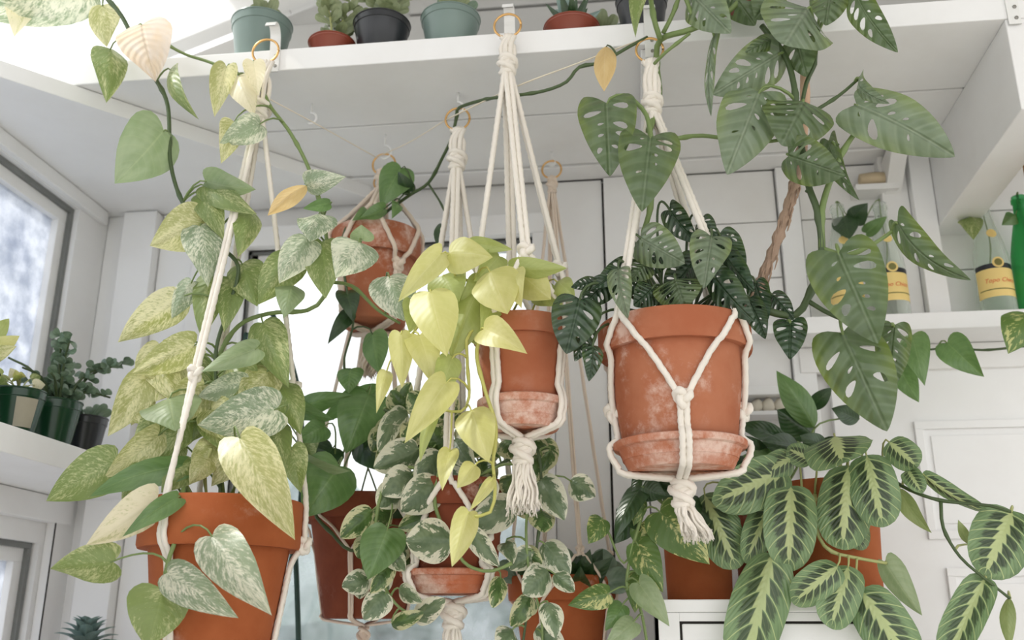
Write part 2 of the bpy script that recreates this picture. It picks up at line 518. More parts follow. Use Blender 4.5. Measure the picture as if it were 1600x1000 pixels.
def flat_leaf(shape, rows=14, cols=4):
    e = cr(EDGE[shape], rows)
    v, uv, idx = [], [], {}
    for i in range(rows + 1):
        ex, ey, tm = e[i]
        for j in range(-cols, cols + 1):
            k = abs(j) / cols
            if (i in (0, rows)) and j != 0:
                idx[i, j] = idx.get((i, 0)); continue
            idx[i, j] = len(v)
            kk = k
            v.append((math.copysign(max(ex, 0) * kk, j) if j else 0.0, tm + (ey - tm) * (kk ** 1.35)))
            uv.append((0.5 + 0.5 * j / cols, tm))
        if i in (0, rows):
            c0 = len(v)
            v.append((0.0, e[i][1])); uv.append((0.5, e[i][2]))
            for j in range(-cols, cols + 1): idx[i, j] = c0
            # remove duplicate centre made above
    f = []
    for i in range(rows):
        for j in range(-cols, cols):
            q = []
            for a in (idx[i, j], idx[i, j + 1], idx[i + 1, j + 1], idx[i + 1, j]):
                if a not in q: q.append(a)
            if len(q) >= 3: f.append(tuple(q))
    used = sorted({a for q in f for a in q})
    mp = {a: i for i, a in enumerate(used)}
    return np.array([v[a] for a in used]), [tuple(mp[a] for a in q) for q in f], np.array([uv[a] for a in used])


def holed_leaf(seed):
    """perforated leaf: outline and slots triangulated together"""
    rg = random.Random(seed)
    e = cr([p[:2] for p in EDGE['fan']], 22)
    right = [(x, y) for x, y in e]
    right[0] = (0.0, 0.0); right[-1] = (0.0, 1.0)
    outl = right + [(-x, y) for x, y in right[-2:0:-1]]
    holes = []
    def slot(sgn, cx, cy, hw, hh, sl):
        poly = []
        for a in range(11):
            th = 2 * math.pi * a / 11
            dx = hw * math.cos(th)
            poly.append((sgn * (cx + dx), cy + dx * sl + hh * math.sin(th) * (1 + 0.4 * math.cos(th))))
        holes.append(poly)
    for sgn in (-1, 1):
        y = 0.04 + rg.random() * 0.07
        while y < 0.72:
            wid = float(np.interp(y + .08, [0, .1, .3, .5, .7, .9], [.47, .5, .5, .44, .33, .16]))
            q = rg.random()
            if q < 0.62:      # long slot reaching towards the edge
                i0, o0 = 0.09 + .05 * rg.random(), wid * (0.70 + 0.12 * rg.random())
                if o0 - i0 > .08: slot(sgn, (i0 + o0) / 2, y + .04, (o0 - i0) / 2, 0.030 + .026 * rg.random(), .36)
            elif q < 0.85:   # small hole beside the midrib
                slot(sgn, 0.10 + .03 * rg.random(), y + .02, .035 + .02 * rg.random(), .013 + .01 * rg.random(), .36)
            y += 0.125 + 0.06 * rg.random()
    pts, edges = [], []
    def loop(pl):
        n = len(pts)
        pts.extend(pl)
        edges.extend((n + i, n + (i + 1) % len(pl)) for i in range(len(pl)))
    loop(outl)
    for h in holes: loop(h)
    for gy in np.arange(0.0, 1.0, 0.075):
        for gx in (-.36, -.24, -.12, 0.0, .12, .24, .36):
            pts.append((gx + (0 if abs(gx) < .01 else rg.uniform(-.01, .01)), gy + 0.3 * abs(gx)))
    vs, _, fs, _, _, _ = delaunay_2d_cdt([Vector(p) for p in pts], edges, [], 0, 1e-5)
    V = np.array([(p.x, p.y) for p in vs])
    def inside(p, poly):
        c = False
        for i in range(len(poly)):
            (x1, y1), (x2, y2) = poly[i], poly[i - 1]
            if (y1 > p[1]) != (y2 > p[1]) and p[0] < (x2 - x1) * (p[1] - y1) / (y2 - y1) + x1: c = not c
        return c
    F = []
    for f in fs:
        c = V[list(f)].mean(axis=0)
        if inside(c, outl) and not any(inside(c, h) for h in holes): F.append(tuple(f))
    used = sorted({i for f in F for i in f})
    mp = {a: i for i, a in enumerate(used)}
    V = V[used]
    return V, [tuple(mp[i] for i in f) for f in F], np.stack([0.5 + V[:, 0], V[:, 1]], 1)


FLAT = {s: flat_leaf(s) for s in EDGE}
HOLED = [holed_leaf(40 + i) for i in range(6)]
KIND = {'m': 'heart', 'g': 'heart', 'v': 'heart', 's': 'heart', 'c': 'heart', 'p': 'heart', 'P': 'lance', 'G': 'heart', 'D': 'heart',
        'n': 'heart', 'N': 'slim', 'j': 'ovate', 'J': 'ovate', 'o': 'heart', 'a': None, 'A': None, 'b': None, 'M': 'prayer', 'q': 'lance',
        'k': 'spoon', 'e': 'lance', 'u': 'spoon', 'L': 'lance', 'l': 'lance'}
L['L'] = L['G']; L['l'] = L['D']
leaf_rng = random.Random(3)


def leaf_verts(P0, P1, W, shape, roll=0.0, arch=0.08, fold=0.25, wave=0.045, view=None, hv=0, tw=0.0):
    V, F, UV = HOLED[hv % len(HOLED)] if shape is None else FLAT[shape]
    a = P1 - P0
    Ln = a.length
    a = a / Ln
    if view is None:
        view = Vector((0, 0, EYE)) - (P0 + P1) / 2
    n = view - a * view.dot(a)
    n.normalize()
    n = Matrix.Rotation(roll, 3, a) @ n
    s = a.cross(n)
    x, y = V[:, 0], V[:, 1]
    ax = np.abs(x)
    yc = np.clip(y, -0.2, 1)
    h = arch * Ln * 4 * yc * (1 - yc) - fold * W * ax * (1 - 0.5 * ax)
    h = h + wave * W * np.sin(y * 9.0 + np.sign(x) * 1.3 + hv) * (2 * ax) ** 2
    hm = arch * Ln * 4 * yc * (1 - yc)
    hs, xs = h - hm, x * W
    th = tw * (yc - 0.35)
    xr, hr = xs * np.cos(th) - hs * np.sin(th), xs * np.sin(th) + hs * np.cos(th)
    P = np.outer(y * Ln, a) + np.outer(xr, s) + np.outer(hr + hm, n) + np.array(P0)
    return P, F, UV, a


def bez(a, b, c, d, n):
    return [a * (1 - t) ** 3 + b * 3 * t * (1 - t) ** 2 + c * 3 * t * t * (1 - t) + d * t ** 3 for t in [i / n for i in range(n + 1)]]


def add_leaf(root, P0, P1, W, kind, target=None, stem_mat=None, roll=0.0, arch=0.08, fold=0.25, wave=0.045, view=None, pr=0.0016, tw=0.0):
    P, F, UV, a = leaf_verts(P0, P1, W, KIND[kind], roll, arch, fold, wave, view, leaf_rng.randrange(6), tw)
    o0 = np.array(root.location)
    o = obj('leaf', mesh('leaf', [tuple(p) for p in (P - o0)], F, UV, smooth=True), L[kind], root)
    if target is not None:
        d = (P0 - target).length
        if d > 0.004:
            pts = bez(target, target + Vector((0, 0, 0.28 * d)) + (P0 - target) * 0.2, P0 - a * (0.3 * d) + Vector((0, 0, 0.12 * d)), P0 + a * 0.004, max(4, int(d / 0.012)))
            mb = MB().tube([p - root.location for p in pts], [pr * (1.25 - 0.45 * i / (len(pts) - 1)) for i in range(len(pts))], 6)
            mb.build('petiole', stem_mat or M['stem'], o, smooth=True)
    return o


def stem(root, pts, r, mat, taper=0.6, step=0.012, nodes=True):
    """a vine or stalk with swollen nodes"""
    P = smooth_path(pts, step)
    n = len(P)
    rr = []
    for i in range(n):
        q = r * (1 - (1 - taper) * i / (n - 1))
        if nodes and i % 9 == 4: q *= 1.3
        rr.append(q)
    o0 = root.location
    MB().tube([p - o0 for p in P], rr, 8).build('stem', mat, root, smooth=True)
    return P


def grow(root, rows, Y, stems=(), crown=None, stem_mat=None, reach=0.13, pr=0.0016, jit=0.012, cj=.03):
    """rows: base x y, tip x y, apparent width (photo pixels), kind, then optional cm nearer, roll deg, arch, fold, tip cm nearer"""
    rg = random.Random(len(rows) * 7 + 1)
    for ln in rows.strip().splitlines():
        q = ln.split('#')[0].split()
        if not q: continue
        bx, by, tx, ty, w = map(float, q[:5])
        kind = q[5]
        ex = [float(z) for z in q[6:]]
        near = ex[0] if len(ex) > 0 else 0
        roll = ex[1] if len(ex) > 1 else rg.uniform(-14, 14)
        arch = ex[2] if len(ex) > 2 else rg.uniform(0.05, 0.17)
        fold = ex[3] if len(ex) > 3 else rg.choice((1, 1, 1, -.7)) * rg.uniform(0.25, 0.6)
        tipn = ex[4] if len(ex) > 4 else rg.uniform(0.5, 4)
        y0 = Y - near / 100 + rg.uniform(-jit, jit)
        P0 = at(bx, by, y0)
        P1 = at(tx, ty, y0 - tipn / 100)
        W = w * px((bx + tx) / 2, (by + ty) / 2, y0) / max(0.5, math.cos(R(roll))) * 1.04
        tgt, best = None, reach
        for S in stems:
            for p in S:
                d = (p - P0).length
                if d < best: best, tgt = d, p
        if tgt is None and crown is not None and (Vector(crown) - P0).length > .24 and stems:
            tgt = min((p for S_ in stems for p in S_), key=lambda p: (p - P0).length)
        if tgt is None and crown is not None:
            tgt = Vector(crown) + Vector((rg.uniform(-cj, cj), rg.uniform(-cj, cj), 0))
        add_leaf(root, P0, P1, W, kind, tgt, stem_mat, R(roll), arch, fold, pr=pr, tw=rg.uniform(-.7, .7))


# ------------------------------------------------------------------ pots, ropes
def pot_profile(rt, rb, h, band=0.26, th=0.007, step=0.006):
    hb = h * (1 - band)
    rm = rb + (rt - step - rb) * (hb / h)
    return [(0, 0), (rb - .004, 0), (rb, .004), (rm, hb), (rt - .002, hb - .0005), (rt, hb + .004), (rt, h - .004), (rt - .002, h), (rt - th, h),
            (rt - th - .001, h - .01), (rm - th, hb), (rm - th, h * 0.72)]


def pot_parts(root, rt, rb, h, mat, band=0.26, step=0.006, n=48, soil=True):
    pf = pot_profile(rt, rb, h, band, step=step)
    MB().lathe(pf, n).build('pot', mat, root, smooth=True).modifiers.new('e', 'EDGE_SPLIT').split_angle = R(50)
    if soil:
        MB().lathe([(pf[-1][0] + .002, h * 0.78), (pf[-1][0] * .6, h * .81), (0.001, h * 0.82)], 24).build('soil', M['soil'], root, smooth=True)


def saucer(loc, r, h, label, mat):
    pf = [(0, 0), (r * .76, 0), (r * .79, .003), (r * .92, h * .70), (r * .985, h * .74), (r, h * .80), (r, h - .002), (r - .003, h), (r - .008, h), (r * .86, h * .35), (0, h * .3)]
    o = MB().lathe(pf, 48).build('plant_saucer', mat, None, loc, smooth=True)
    o.modifiers.new('e', 'EDGE_SPLIT').split_angle = R(40)
    return tag(o, label, 'saucer')


def rope(name, pts, r, mat, root, step=0.005, resample=True):
    P = smooth_path(pts, step) if resample else [Vector(p) for p in pts]
    o0 = root.location
    MB().tube([p - o0 for p in P], r, 9, twist=2 * math.pi / (r * 7), lobes=3, amp=0.16).build(name, mat, root, smooth=True)


def knot(root, c, r, mat, name='knot'):
    """overhand knot"""
    P = []
    for i in range(61):
        t = 2 * math.pi * i / 60
        P.append(Vector(c) - root.location + Vector(((math.sin(t) + 2 * math.sin(2 * t)) * r * .62, -math.sin(3 * t) * r * .95, (math.cos(t) - 2 * math.cos(2 * t)) * r * .72)))
    MB().tube(P, r, 8, twist=2 * math.pi / (r * 7), lobes=3, amp=0.12).build(name, mat, root, smooth=True)


def coil(root, c, rad, z0, z1, turns, r, mat, name):
    """woven wrap knot"""
    P = []
    p_, q_ = 5, 2
    n = 190
    h = (z1 - z0) / 2
    for i in range(n + 1):
        t = 2 * math.pi * i / n
        a = p_ * t
        q = rad * (0.98 + 0.20 * math.sin(q_ * t + .6)) * (1 - .22 * math.cos(q_ * t) ** 2)
        P.append(Vector((c[0] + q * math.cos(a), c[1] + q * math.sin(a), (z0 + z1) / 2 + h * .85 * math.cos(q_ * t) + .35 * r * math.sin(a * .8))) - root.location)
    mb = MB().tube(P, r, 8, twist=2 * math.pi / (r * 7), lobes=3, amp=0.14)
    mb.tube([Vector((c[0], c[1], z0 - r)) - root.location, Vector((c[0], c[1], (z0 + z1) / 2)) - root.location, Vector((c[0], c[1], z1 + r)) - root.location], [rad * .7, rad * 1.12, rad * .7], 10)
    mb.build(name, mat, root, smooth=True)


def tassel(root, c, z0, length, rad, mat, lean=(0, 0), n=44):
    rg = random.Random(int(abs(c[0]) * 1000))
    mb = MB()
    for i in range(n):
        a = rg.uniform(0, 6.28); q = rad * math.sqrt(rg.random())
        ln = length * rg.uniform(0.82, 1.04)
        P = []
        for k in range(9):
            t = k / 8
            s = q * (0.55 + 0.85 * t ** .7)
            P.append(Vector((c[0] + s * math.cos(a) + lean[0] * t + 0.0022 * math.sin(9 * t + i), c[1] + s * math.sin(a) + lean[1] * t + 0.0022 * math.cos(8 * t + i), z0 - ln * t)) - root.location)
        mb.tube(P, [0.0030 * (1 - 0.35 * k / 8) for k in range(9)], 6, twist=500, lobes=2, amp=0.25)
        for _ in range(3):   # frayed fibres
            e = P[-1]
            mb.tube([e + Vector((0, 0, .006)), e + Vector((rg.uniform(-.005, .005), rg.uniform(-.005, .005), -.006))], 0.0006, 4)
    mb.build('tassel', mat, root, smooth=True)


def hanger(label, ring, ring_r, zk, pc, prof, zbot, az0, z1, z2, knot1, knot2, tail, rr, mat, bundle=0.011, lean=(0, 0), zkh=0.035, arms=4, split=1.0):
    """ring, gathered loop, wrapped knot, eight strands netted round the pot, bottom knot and tassel
    prof: list of (z, radius) from top to bottom that the strands follow"""
    root = thing('macrame_hanger', label, 'plant hanger', (pc[0], pc[1], zbot - tail))
    rx, ry, rz = ring
    P = [Vector((rx + ring_r * math.cos(a), ry + ring_r * .25 * math.sin(a) * 0, rz + ring_r * math.sin(a))) - root.location for a in [2 * math.pi * i / 36 for i in range(37)]]
    MB().tube(P, 0.0022, 8).build('ring', M['brass'], root, smooth=True)
    zr = rz - ring_r
    mb = MB()
    for i in range(7):
        a = 2 * math.pi * i / 7
        q = bundle
        pts = [Vector((rx + (i - 3) * bundle * .36, ry + 0.003 * math.cos(i), zr + .004)), Vector((rx + q * .95 * math.cos(a), ry + q * .7 * math.sin(a), (zr + zk + zkh) / 2)), Vector((pc[0] * .0 + rx + q * .8 * math.cos(a), ry + q * .8 * math.sin(a), zk + zkh * .6))]
        mb.tube([p - root.location for p in smooth_path(pts, .006)], rr * 1.05, 8, twist=2 * math.pi / (rr * 7), lobes=3, amp=0.14)
    mb.build('cord_loop', mat, root, smooth=True)
    coil(root, (rx, ry), bundle * 1.15, zk, zk + zkh, 3.2, rr * 1.15, mat, 'wrapped_knot')
    zs = [p[0] for p in prof][::-1]; rs = [p[1] for p in prof][::-1]
    def rad(z): return float(np.interp(z, zs + [zk], rs + [.006])) + rr
    def cen(z):
        t = min(1, max(0, (zk - z) / max(1e-6, zk - zs[-1])))
        return Vector((rx + (pc[0] - rx) * t, ry + (pc[1] - ry) * t, 0))
    def pt(az, z, off=0.0):
        q = rad(z)
        a = R(az)
        return cen(z) + Vector((q * math.sin(a) + off * math.cos(a), -q * math.cos(a) + off * math.sin(a), z))
    sp_ = 360 / arms; hf = sp_ / 2 * split
    for k in range(arms):
        A = az0 + sp_ * k
        for sg in (-1, 1):
            pts = []
            for i in range(9):
                t = i / 8
                z = zk + (z1 - zk) * t
                c = cen(z)
                q = (rad(z1)) * t + 0.006 * (1 - t) if z1 < zk else 0
                
                a = R(A)
                pts.append(c + Vector((q * math.sin(a) + sg * rr * .95 * math.cos(a), -q * math.cos(a) + sg * rr * .95 * math.sin(a), z)))
            n2 = 10
            for i in range(1, n2 + 1):
                t = i / n2
                pts.append(pt(A + sg * hf * t, z1 + (z2 - z1) * t, sg * rr * .95 * (1 - 2 * t)))
            for i in range(1, 13):
                t = i / 12
                pts.append(pt(A + sg * hf, z2 + (zbot - z2) * t, -sg * rr * .95))
            rope('cord', pts, rr, mat, root, 0.006)
        if knot1: knot(root, pt(A, z1), rr * 1.25, mat)
        if knot2 is True or (knot2 and k in knot2): knot(root, pt(A + hf, z2), rr * 1.25, mat)
    coil(root, (pc[0], pc[1]), bundle * 1.3, zbot - 0.042, zbot - .002, 3.0, rr * 1.25, mat, 'bottom_knot')
    tassel(root, (pc[0], pc[1]), zbot - 0.038, tail, bundle * 1.6, mat, lean)
    return root

# ------------------------------------------------------------------ the setting
XL, YB = -1.25, 2.03            # inner faces of the left and the back wall
def struct(o): o['kind'] = 'structure'; return o

struct(MB().box(-1.6, 3.0, -2.5, 2.3, -0.1, 0.0).build('floor', M['floor']))
struct(MB().box(-30, 30, -30, 40, -0.35, -0.12).build('ground', M['ground']))

GX0, GZ0, GS = -1.34, 2.33, 0.376           # gable slope
RX, RZ = 0.9, 2.33 + 0.376 * 2.24           # ridge
WX0, WX1, WZ0, WZ1 = -0.89, -0.205, 0.70, 1.865
wb = MB()
Y0, Y1 = YB + 0.014, YB + 0.10
wb.box(-1.34, WX0, Y0, Y1, 0, 2.0).box(WX0, WX1, Y0, Y1, 0, WZ0).box(WX0, WX1, Y0, Y1, WZ1, 2.0).box(WX1, 3.0, Y0, Y1, 0, 2.0)
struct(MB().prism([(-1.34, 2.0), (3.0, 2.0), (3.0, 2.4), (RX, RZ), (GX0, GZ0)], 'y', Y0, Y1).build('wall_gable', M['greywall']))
wall = struct(wb.build('wall_back', M['white2']))
pk = random.Random(11)
def plank(x0, x1, z0, z1, proud=0.0, m='white2', name='plank'):
    MB().box(x0 + .0012, x1 - .0012, YB - proud, Y0 + .002, z0 + .0012, z1 - .0012).build(name, M[m], wall, bevel=0.0015)
# upright boards in the left corner
for x0, x1, p in ((-1.25, -1.196, .004), (-1.196, -1.11, .030), (-1.11, -1.02, .0), (-1.02, -0.93, .012)):
    plank(x0, x1, 0.6, 1.965 if p < .02 else 1.964, p, 'white')
plank(WX1 + .045, -0.0432, 0.3, 1.995, 0.0, 'white', 'panel')
plank(-0.0408, 0.035, 0.3, 1.995, 0.012, 'white', 'stud')
MB().box(-.0455, -.0385, Y0 - .006, Y0 + .002, 0.3, 1.99).build('seam', M['gap'], wall)
MB().box(-.155, -.040, Y0 - .0138, Y0 + .002, 1.9945, 1.9985).build('seam', M['gap'], wall)
zz = [1.60, 1.735, 1.868, 1.995]
for i in range(3):
    for x0, x1 in ((0.036, 0.345), (0.395, 1.25), (1.25, 2.4)):
        plank(x0, x1, zz[i], zz[i + 1], pk.uniform(0, .003))
for z0, z1 in ((1.485, 1.60), (1.36, 1.485), (1.23, 1.36), (1.05, 1.23)):
    plank(0.036, 0.345, z0, z1, pk.uniform(0, .003))
plank(0.346, 0.394, 0.3, 1.995, 0.016, 'white', 'stud')
# boards of the gable above the shelf
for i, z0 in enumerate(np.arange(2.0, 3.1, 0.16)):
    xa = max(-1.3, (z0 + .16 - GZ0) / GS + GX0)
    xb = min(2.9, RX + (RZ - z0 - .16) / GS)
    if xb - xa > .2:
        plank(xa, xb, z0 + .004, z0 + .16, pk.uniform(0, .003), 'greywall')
# rafters and glazed roof
raf = MB()
def rafter(y, w=.05):
    d = .07
    return MB().prism([(GX0 - .1, GZ0 - GS * .1), (RX, RZ), (RX, RZ + d), (GX0 - .1, GZ0 - GS * .1 + d)], 'y', y, y + w)
for i, y in enumerate((YB - .055, .55, -.4, -1.3)):
    struct(rafter(y).build('beam_%d' % (i + 1), M['white'], bevel=.002))
GXR = -0.98
for i in range(16):                       # boarded roof above the glazed eaves strip
    xa = GXR + (RX - GXR) * i / 16
    xb = GXR + (RX - GXR) * (i + 1) / 16 - .003
    za, zb = GZ0 + .073 + GS * (xa - GX0), GZ0 + .073 + GS * (xb - GX0)
    struct(MB().prism([(xa, za), (xb, zb), (xb, zb + .02), (xa, za + .02)], 'y', -1.3, YB + .1).build('roof_board', M['white2']))
struct(MB().prism([(RX, RZ + .073), (3.0, 2.4 + .073), (3.0, 2.4 + .095), (RX, RZ + .095)], 'y', -1.3, YB + .1).build('roof_slope', M['white2']))
for i in range(3):
    ya = (-.9, 0.05, 1.0)[i]
    struct(MB().prism([(GX0 - .1, GZ0 + .072 - GS * .1), (GXR, GZ0 + .072 + GS * (GXR - GX0)), (GXR, GZ0 + .076 + GS * (GXR - GX0)), (GX0 - .1, GZ0 + .076 - GS * .1)], 'y', ya + .003, ya + .947).build('roof_pane', M['roofglass']))

# left wall with two windows
UW = (0.5, 1.905, 1.37, 1.93)
LW = (0.5, 1.935, 0.62, 1.175)
wl = MB()
wl.box(XL - .09, XL, -1.0, UW[0], 0, 2.0).box(XL - .09, XL, UW[1] + .035, YB + .02, 0, 2.0)
wl.box(XL - .09, XL, UW[0], UW[1] + .035, UW[3], 2.0).box(XL - .09, XL, UW[0], UW[1] + .035, LW[3], UW[2]).box(XL - .09, XL, UW[0], UW[1] + .035, 0, LW[2])
wl.box(XL - .09, XL, UW[1], UW[1] + .035, UW[2], UW[3])
struct(wl.build('wall_left', M['white']))
for i, (w, nm) in enumerate(((UW, 'window_1'), (LW, 'window_2'))):
    y0, y1, z0, z1 = w
    root = struct(obj(nm, None, loc=(XL, y0, z0)))
    def rect(n, m, inset, t, xa, xb):
        b = MB()
        o = root.location
        Ya, Yb, Za, Zb = y0 + inset - o.y, y1 - inset - o.y, z0 + inset - o.z, z1 - inset - o.z
        b.box(xa, xb, Ya, Yb, Zb - t, Zb).box(xa, xb, Ya, Yb, Za, Za + t).box(xa, xb, Ya, Ya + t, Za + t, Zb - t).box(xa, xb, Yb - t, Yb, Za + t, Zb - t)
        b.build(n, m, root, bevel=.0015)
    rect('window_seal', M['frame'], 0.0, 0.012, -.04, -.012)
    rect('window_sash', M['white'], 0.010, 0.030, -.05, -.022)
    MB().box(-.042, -.038, .03, y1 - y0 - .03, .03, z1 - z0 - .03).build('pane', M['pane_left'], root)
struct(MB().box(XL - .001, XL + .016, 0.3, 2.0, 1.932, 1.964).build('trim_1', M['white'], bevel=.002))
struct(MB().box(XL, XL + .022, 1.955, YB, 0.5, 1.275).build('trim_2', M['white'], bevel=.002))

MB().box(XL + .022, XL + .0235, 1.951, 1.9545, 0.5, 1.262).build('seam', M['gap'], bpy.data.objects['trim_2'])
# back window
root = struct(obj('window_3', None, loc=(WX0, YB, WZ0)))
w, h = WX1 - WX0, WZ1 - WZ0
b = MB().box(-.045, w + .045, -.012, .03, h, h + .05).box(-.045, 0, -.012, .03, -.3, h).box(w, w + .045, -.012, .03, -.3, h).box(-.045, w + .045, -.03, .03, -.05, 0)
b.build('window_casing', M['white'], root, bevel=.002)
b = MB().box(0, w, .03, .06, h - .02, h).box(0, .02, .03, .06, 0, h).box(w - .02, w, .03, .06, 0, h).box(0, w, .03, .06, 0, .03)
b.build('window_sash', M['white'], root, bevel=.002)
b = MB().box(0.0, w, .022, .03, h - .008, h).box(0, .005, .022, .03, 0, h).box(w - .005, w, .022, .03, 0, h)
b.build('window_seal', M['frame'], root)
MB().box(.02, w - .02, .045, .049, .03, h - .02).build('pane', M['pane_back'], root)

# hedge in the garden, seen through the panes
def hedge(name, x0, x1, y0, y1, top, label):
    rg = random.Random(int(x0 * 10))
    bm = bmesh.new()
    for i in range(70):
        x, y = rg.uniform(x0, x1), rg.uniform(y0, y1)
        z = rg.uniform(0.2, top)
        mtx = Matrix.Translation((x, y, z)) @ Matrix.Diagonal((rg.uniform(.3, .6), rg.uniform(.3, .5), rg.uniform(.25, .45), 1))
        bmesh.ops.create_icosphere(bm, subdivisions=2, radius=1.0, matrix=mtx)
    for v in bm.verts:
        v.co += Vector((rg.uniform(-.04, .04), rg.uniform(-.04, .04), rg.uniform(-.04, .04)))
    me = bpy.data.meshes.new(name); bm.to_mesh(me); bm.free()
    o = obj(name, me, M['hedge'])
    return tag(o, label, 'hedge', kind='stuff')
hedge('hedge', -3.6, 1.2, 5.0, 5.7, 1.55, 'blurred grey green hedge in the garden behind the back window')
hedge('hedge', -6.2, -5.4, 3.2, 8.5, 2.6, 'blurred grey hedge in the garden outside the left window')

# triangular board across the corner under the upper shelf
struct(MB().prism([(-1.13, 1.40), (-0.585, 2.0), (-0.585, YB), (XL, YB), (XL, 1.268)], 'z', 1.965, 1.999).build('trim_3', M['white'], bevel=.002))

# panelled door low on the right
root = struct(obj('door_1', None, loc=(0.42, YB, 0.0)))
MB().box(0, 1.9, -.01, .014, 0, 1.565).build('door_leaf', M['white'], root)
def mould(x0, x1, z0, z1):
    t = .016
    b = MB().box(x0, x1, -.018, -.0101, z1 - t, z1).box(x0, x1, -.018, -.0101, z0, z0 + t).box(x0, x0 + t, -.018, -.0101, z0 + t, z1 - t).box(x1 - t, x1, -.018, -.0101, z0 + t, z1 - t)
    b.box(x0 + .03, x1 - .03, -.014, -.01, z0 + .03, z1 - .03)
    b.build('door_moulding', M['white'], root, bevel=.001)
mould(.155, .95, 1.17, 1.405)
mould(.18, .95, .70, 1.115)

# ledge for the bottles
LZ = 1.603
ledge = thing('wall_ledge', 'long narrow white ledge on the back wall that carries the glass bottles', 'ledge', (0.1, YB, LZ))
MB().box(0.26, 2.0, -.125, 0, -.035, 0).build('board', M['white'], ledge, bevel=.002)
MB().box(0.26, 2.0, -.02, 0, -.09, -.036).build('batten', M['white2'], ledge, bevel=.002)
low = thing('wall_ledge', 'short white ledge low on the back wall right of the large hanging pot', 'ledge', (0.2, YB, 1.475))
MB().box(-.16, .135, -.07, 0, -.018, .0).build('board', M['white'], low, bevel=.002)
MB().box(-.16, .135, -.05, 0, .118, .136).build('board', M['white'], low, bevel=.002)
for i, (x, s) in enumerate(((.262, 1.0), (.285, 1.1), (.308, .95))):
    bm = bmesh.new()
    bmesh.ops.create_icosphere(bm, subdivisions=2, radius=.013 * s)
    for v in bm.verts: v.co = Vector((v.co.x, v.co.y * .8, v.co.z * 1.15 + .002 * math.sin(v.co.x * 300 + i)))
    me = bpy.data.meshes.new('stone'); bm.to_mesh(me); bm.free()
    me.polygons.foreach_set('use_smooth', [True] * len(me.polygons))
    o = obj('stone', me, M['stone'], loc=(x, YB - .04, 1.441))
    tag(o, ('leftmost', 'middle', 'rightmost')[i] + ' of three small cream stones under the short low ledge', 'stone', 'cream stones under the low ledge')
struct(MB().box(.2, .34, YB - .06, YB, 1.418, 1.426).build('trim_4', M['white']))

# upper shelf with brackets and hooks
SZ, ST = 2.0, 0.046
shelf = thing('wall_shelf', 'wide white plank shelf under the roof with hooks along it', 'shelf', (0, YB, SZ))
def sb(n, m, *a, **k): return MB().box(*a).build(n, M[m], shelf, **k)
for y0, y1 in ((1.505, 1.7275), (1.7325, 1.955), (1.960, 2.029)):
    sb('plank', 'white', -1.07, 2.2, y0 - YB, y1 - YB, 0 if y1 < 2 else -.004, ST, bevel=.002)
for y0, y1 in ((1.7265, 1.7335), (1.954, 1.9605)):
    sb('joint', 'gap', -1.069, 2.19, y0 - YB, y1 - YB, .004, .012)
pl = [(1.507, -.0), (1.507, -.175), (2.03, -.185), (2.03, 0)]
MB().prism([(y - YB, z) for y, z in pl], 'x', .667, .745).build('bracket', M['white'], shelf, bevel=.002)
sb('upright', 'white', .622, .666, -.06, 0, -.395, -.001, bevel=.002)
sb('upright', 'white2', .565, .621, -.035, 0, -.395, -.001, bevel=.002)
MB().prism([(-.03, -.02), (-.15, -.004), (-.12, -.004 - .03), (-.03, -.10)], 'x', .572, .606).build('bracket', M['white2'], shelf, bevel=.001)
MB().prism([(1.52 - YB, -.001), (1.52 - YB, -.03), (2.02 - YB, -.03), (2.02 - YB, -.001)], 'x', .045, .067).build('joist', M['white'], shelf, bevel=.001)
sb('wood_block', 'brownwood', .80, .86, -.40, -.18, -.30, -.001, bevel=.002)

def jhook(x, y, ztop, drop):
    pts = [Vector((x, y, ztop)), Vector((x, y, ztop - drop * .45))]
    r = drop * .27
    for i in range(9):
        a = R(90) - R(27 * i)
        pts.append(Vector((x + r * math.cos(a) * .9, y, ztop - drop * .45 - r + r * math.sin(a))))
    MB().tube([p - shelf.location for p in pts], .0024, 8).build('hook', M['hook'], shelf, smooth=True)
def strap(x, zc):
    """flat strap screwed to the shelf's front edge, bent up and forward into a hook"""
    prof = [(1.504, -.004), (1.504, .046), (1.500, .075), (1.490, .088), (1.478, .086), (1.472, .075)]
    w = .010
    b = MB()
    pp = smooth_path([Vector((0, p[0] - YB, p[1] + zc)) for p in prof], .005)
    v, f = [], []
    for p in pp:
        for sx in (-w, w):
            for dy in (0, -.0025):
                v.append((x + sx, p.y + dy, p.z))
    for i in range(len(pp) - 1):
        a = i * 4
        f += [(a, a + 2, a + 6, a + 4), (a + 1, a + 5, a + 7, a + 3), (a, a + 4, a + 5, a + 1), (a + 2, a + 3, a + 7, a + 6)]
    b.add(v, f).build('strap_hook', M['hook'], shelf)
    for z in (.008, .03):
        MB().lathe([(0, .0), (.0035, 0), (.0032, .0015), (0, .002)], 10).build('screw', M['screw'], shelf, loc=(x + .003, 1.5015 - YB, z + zc)).rotation_euler = (R(90), 0, 0)

# ------------------------------------------------------------------ bench on the left with plastic pots
BZ = 1.318
bench = thing('wall_bench', 'white painted plank bench along the left window holding green plastic pots', 'bench', (XL, 1.2, BZ))
MB().box(0, .25, -.7, .80, -.046, 0).build('plank', M['white'], bench, bevel=.002)
MB().box(0, .03, -.7, .80, -.10, -.047).build('batten', M['white'], bench, bevel=.002)


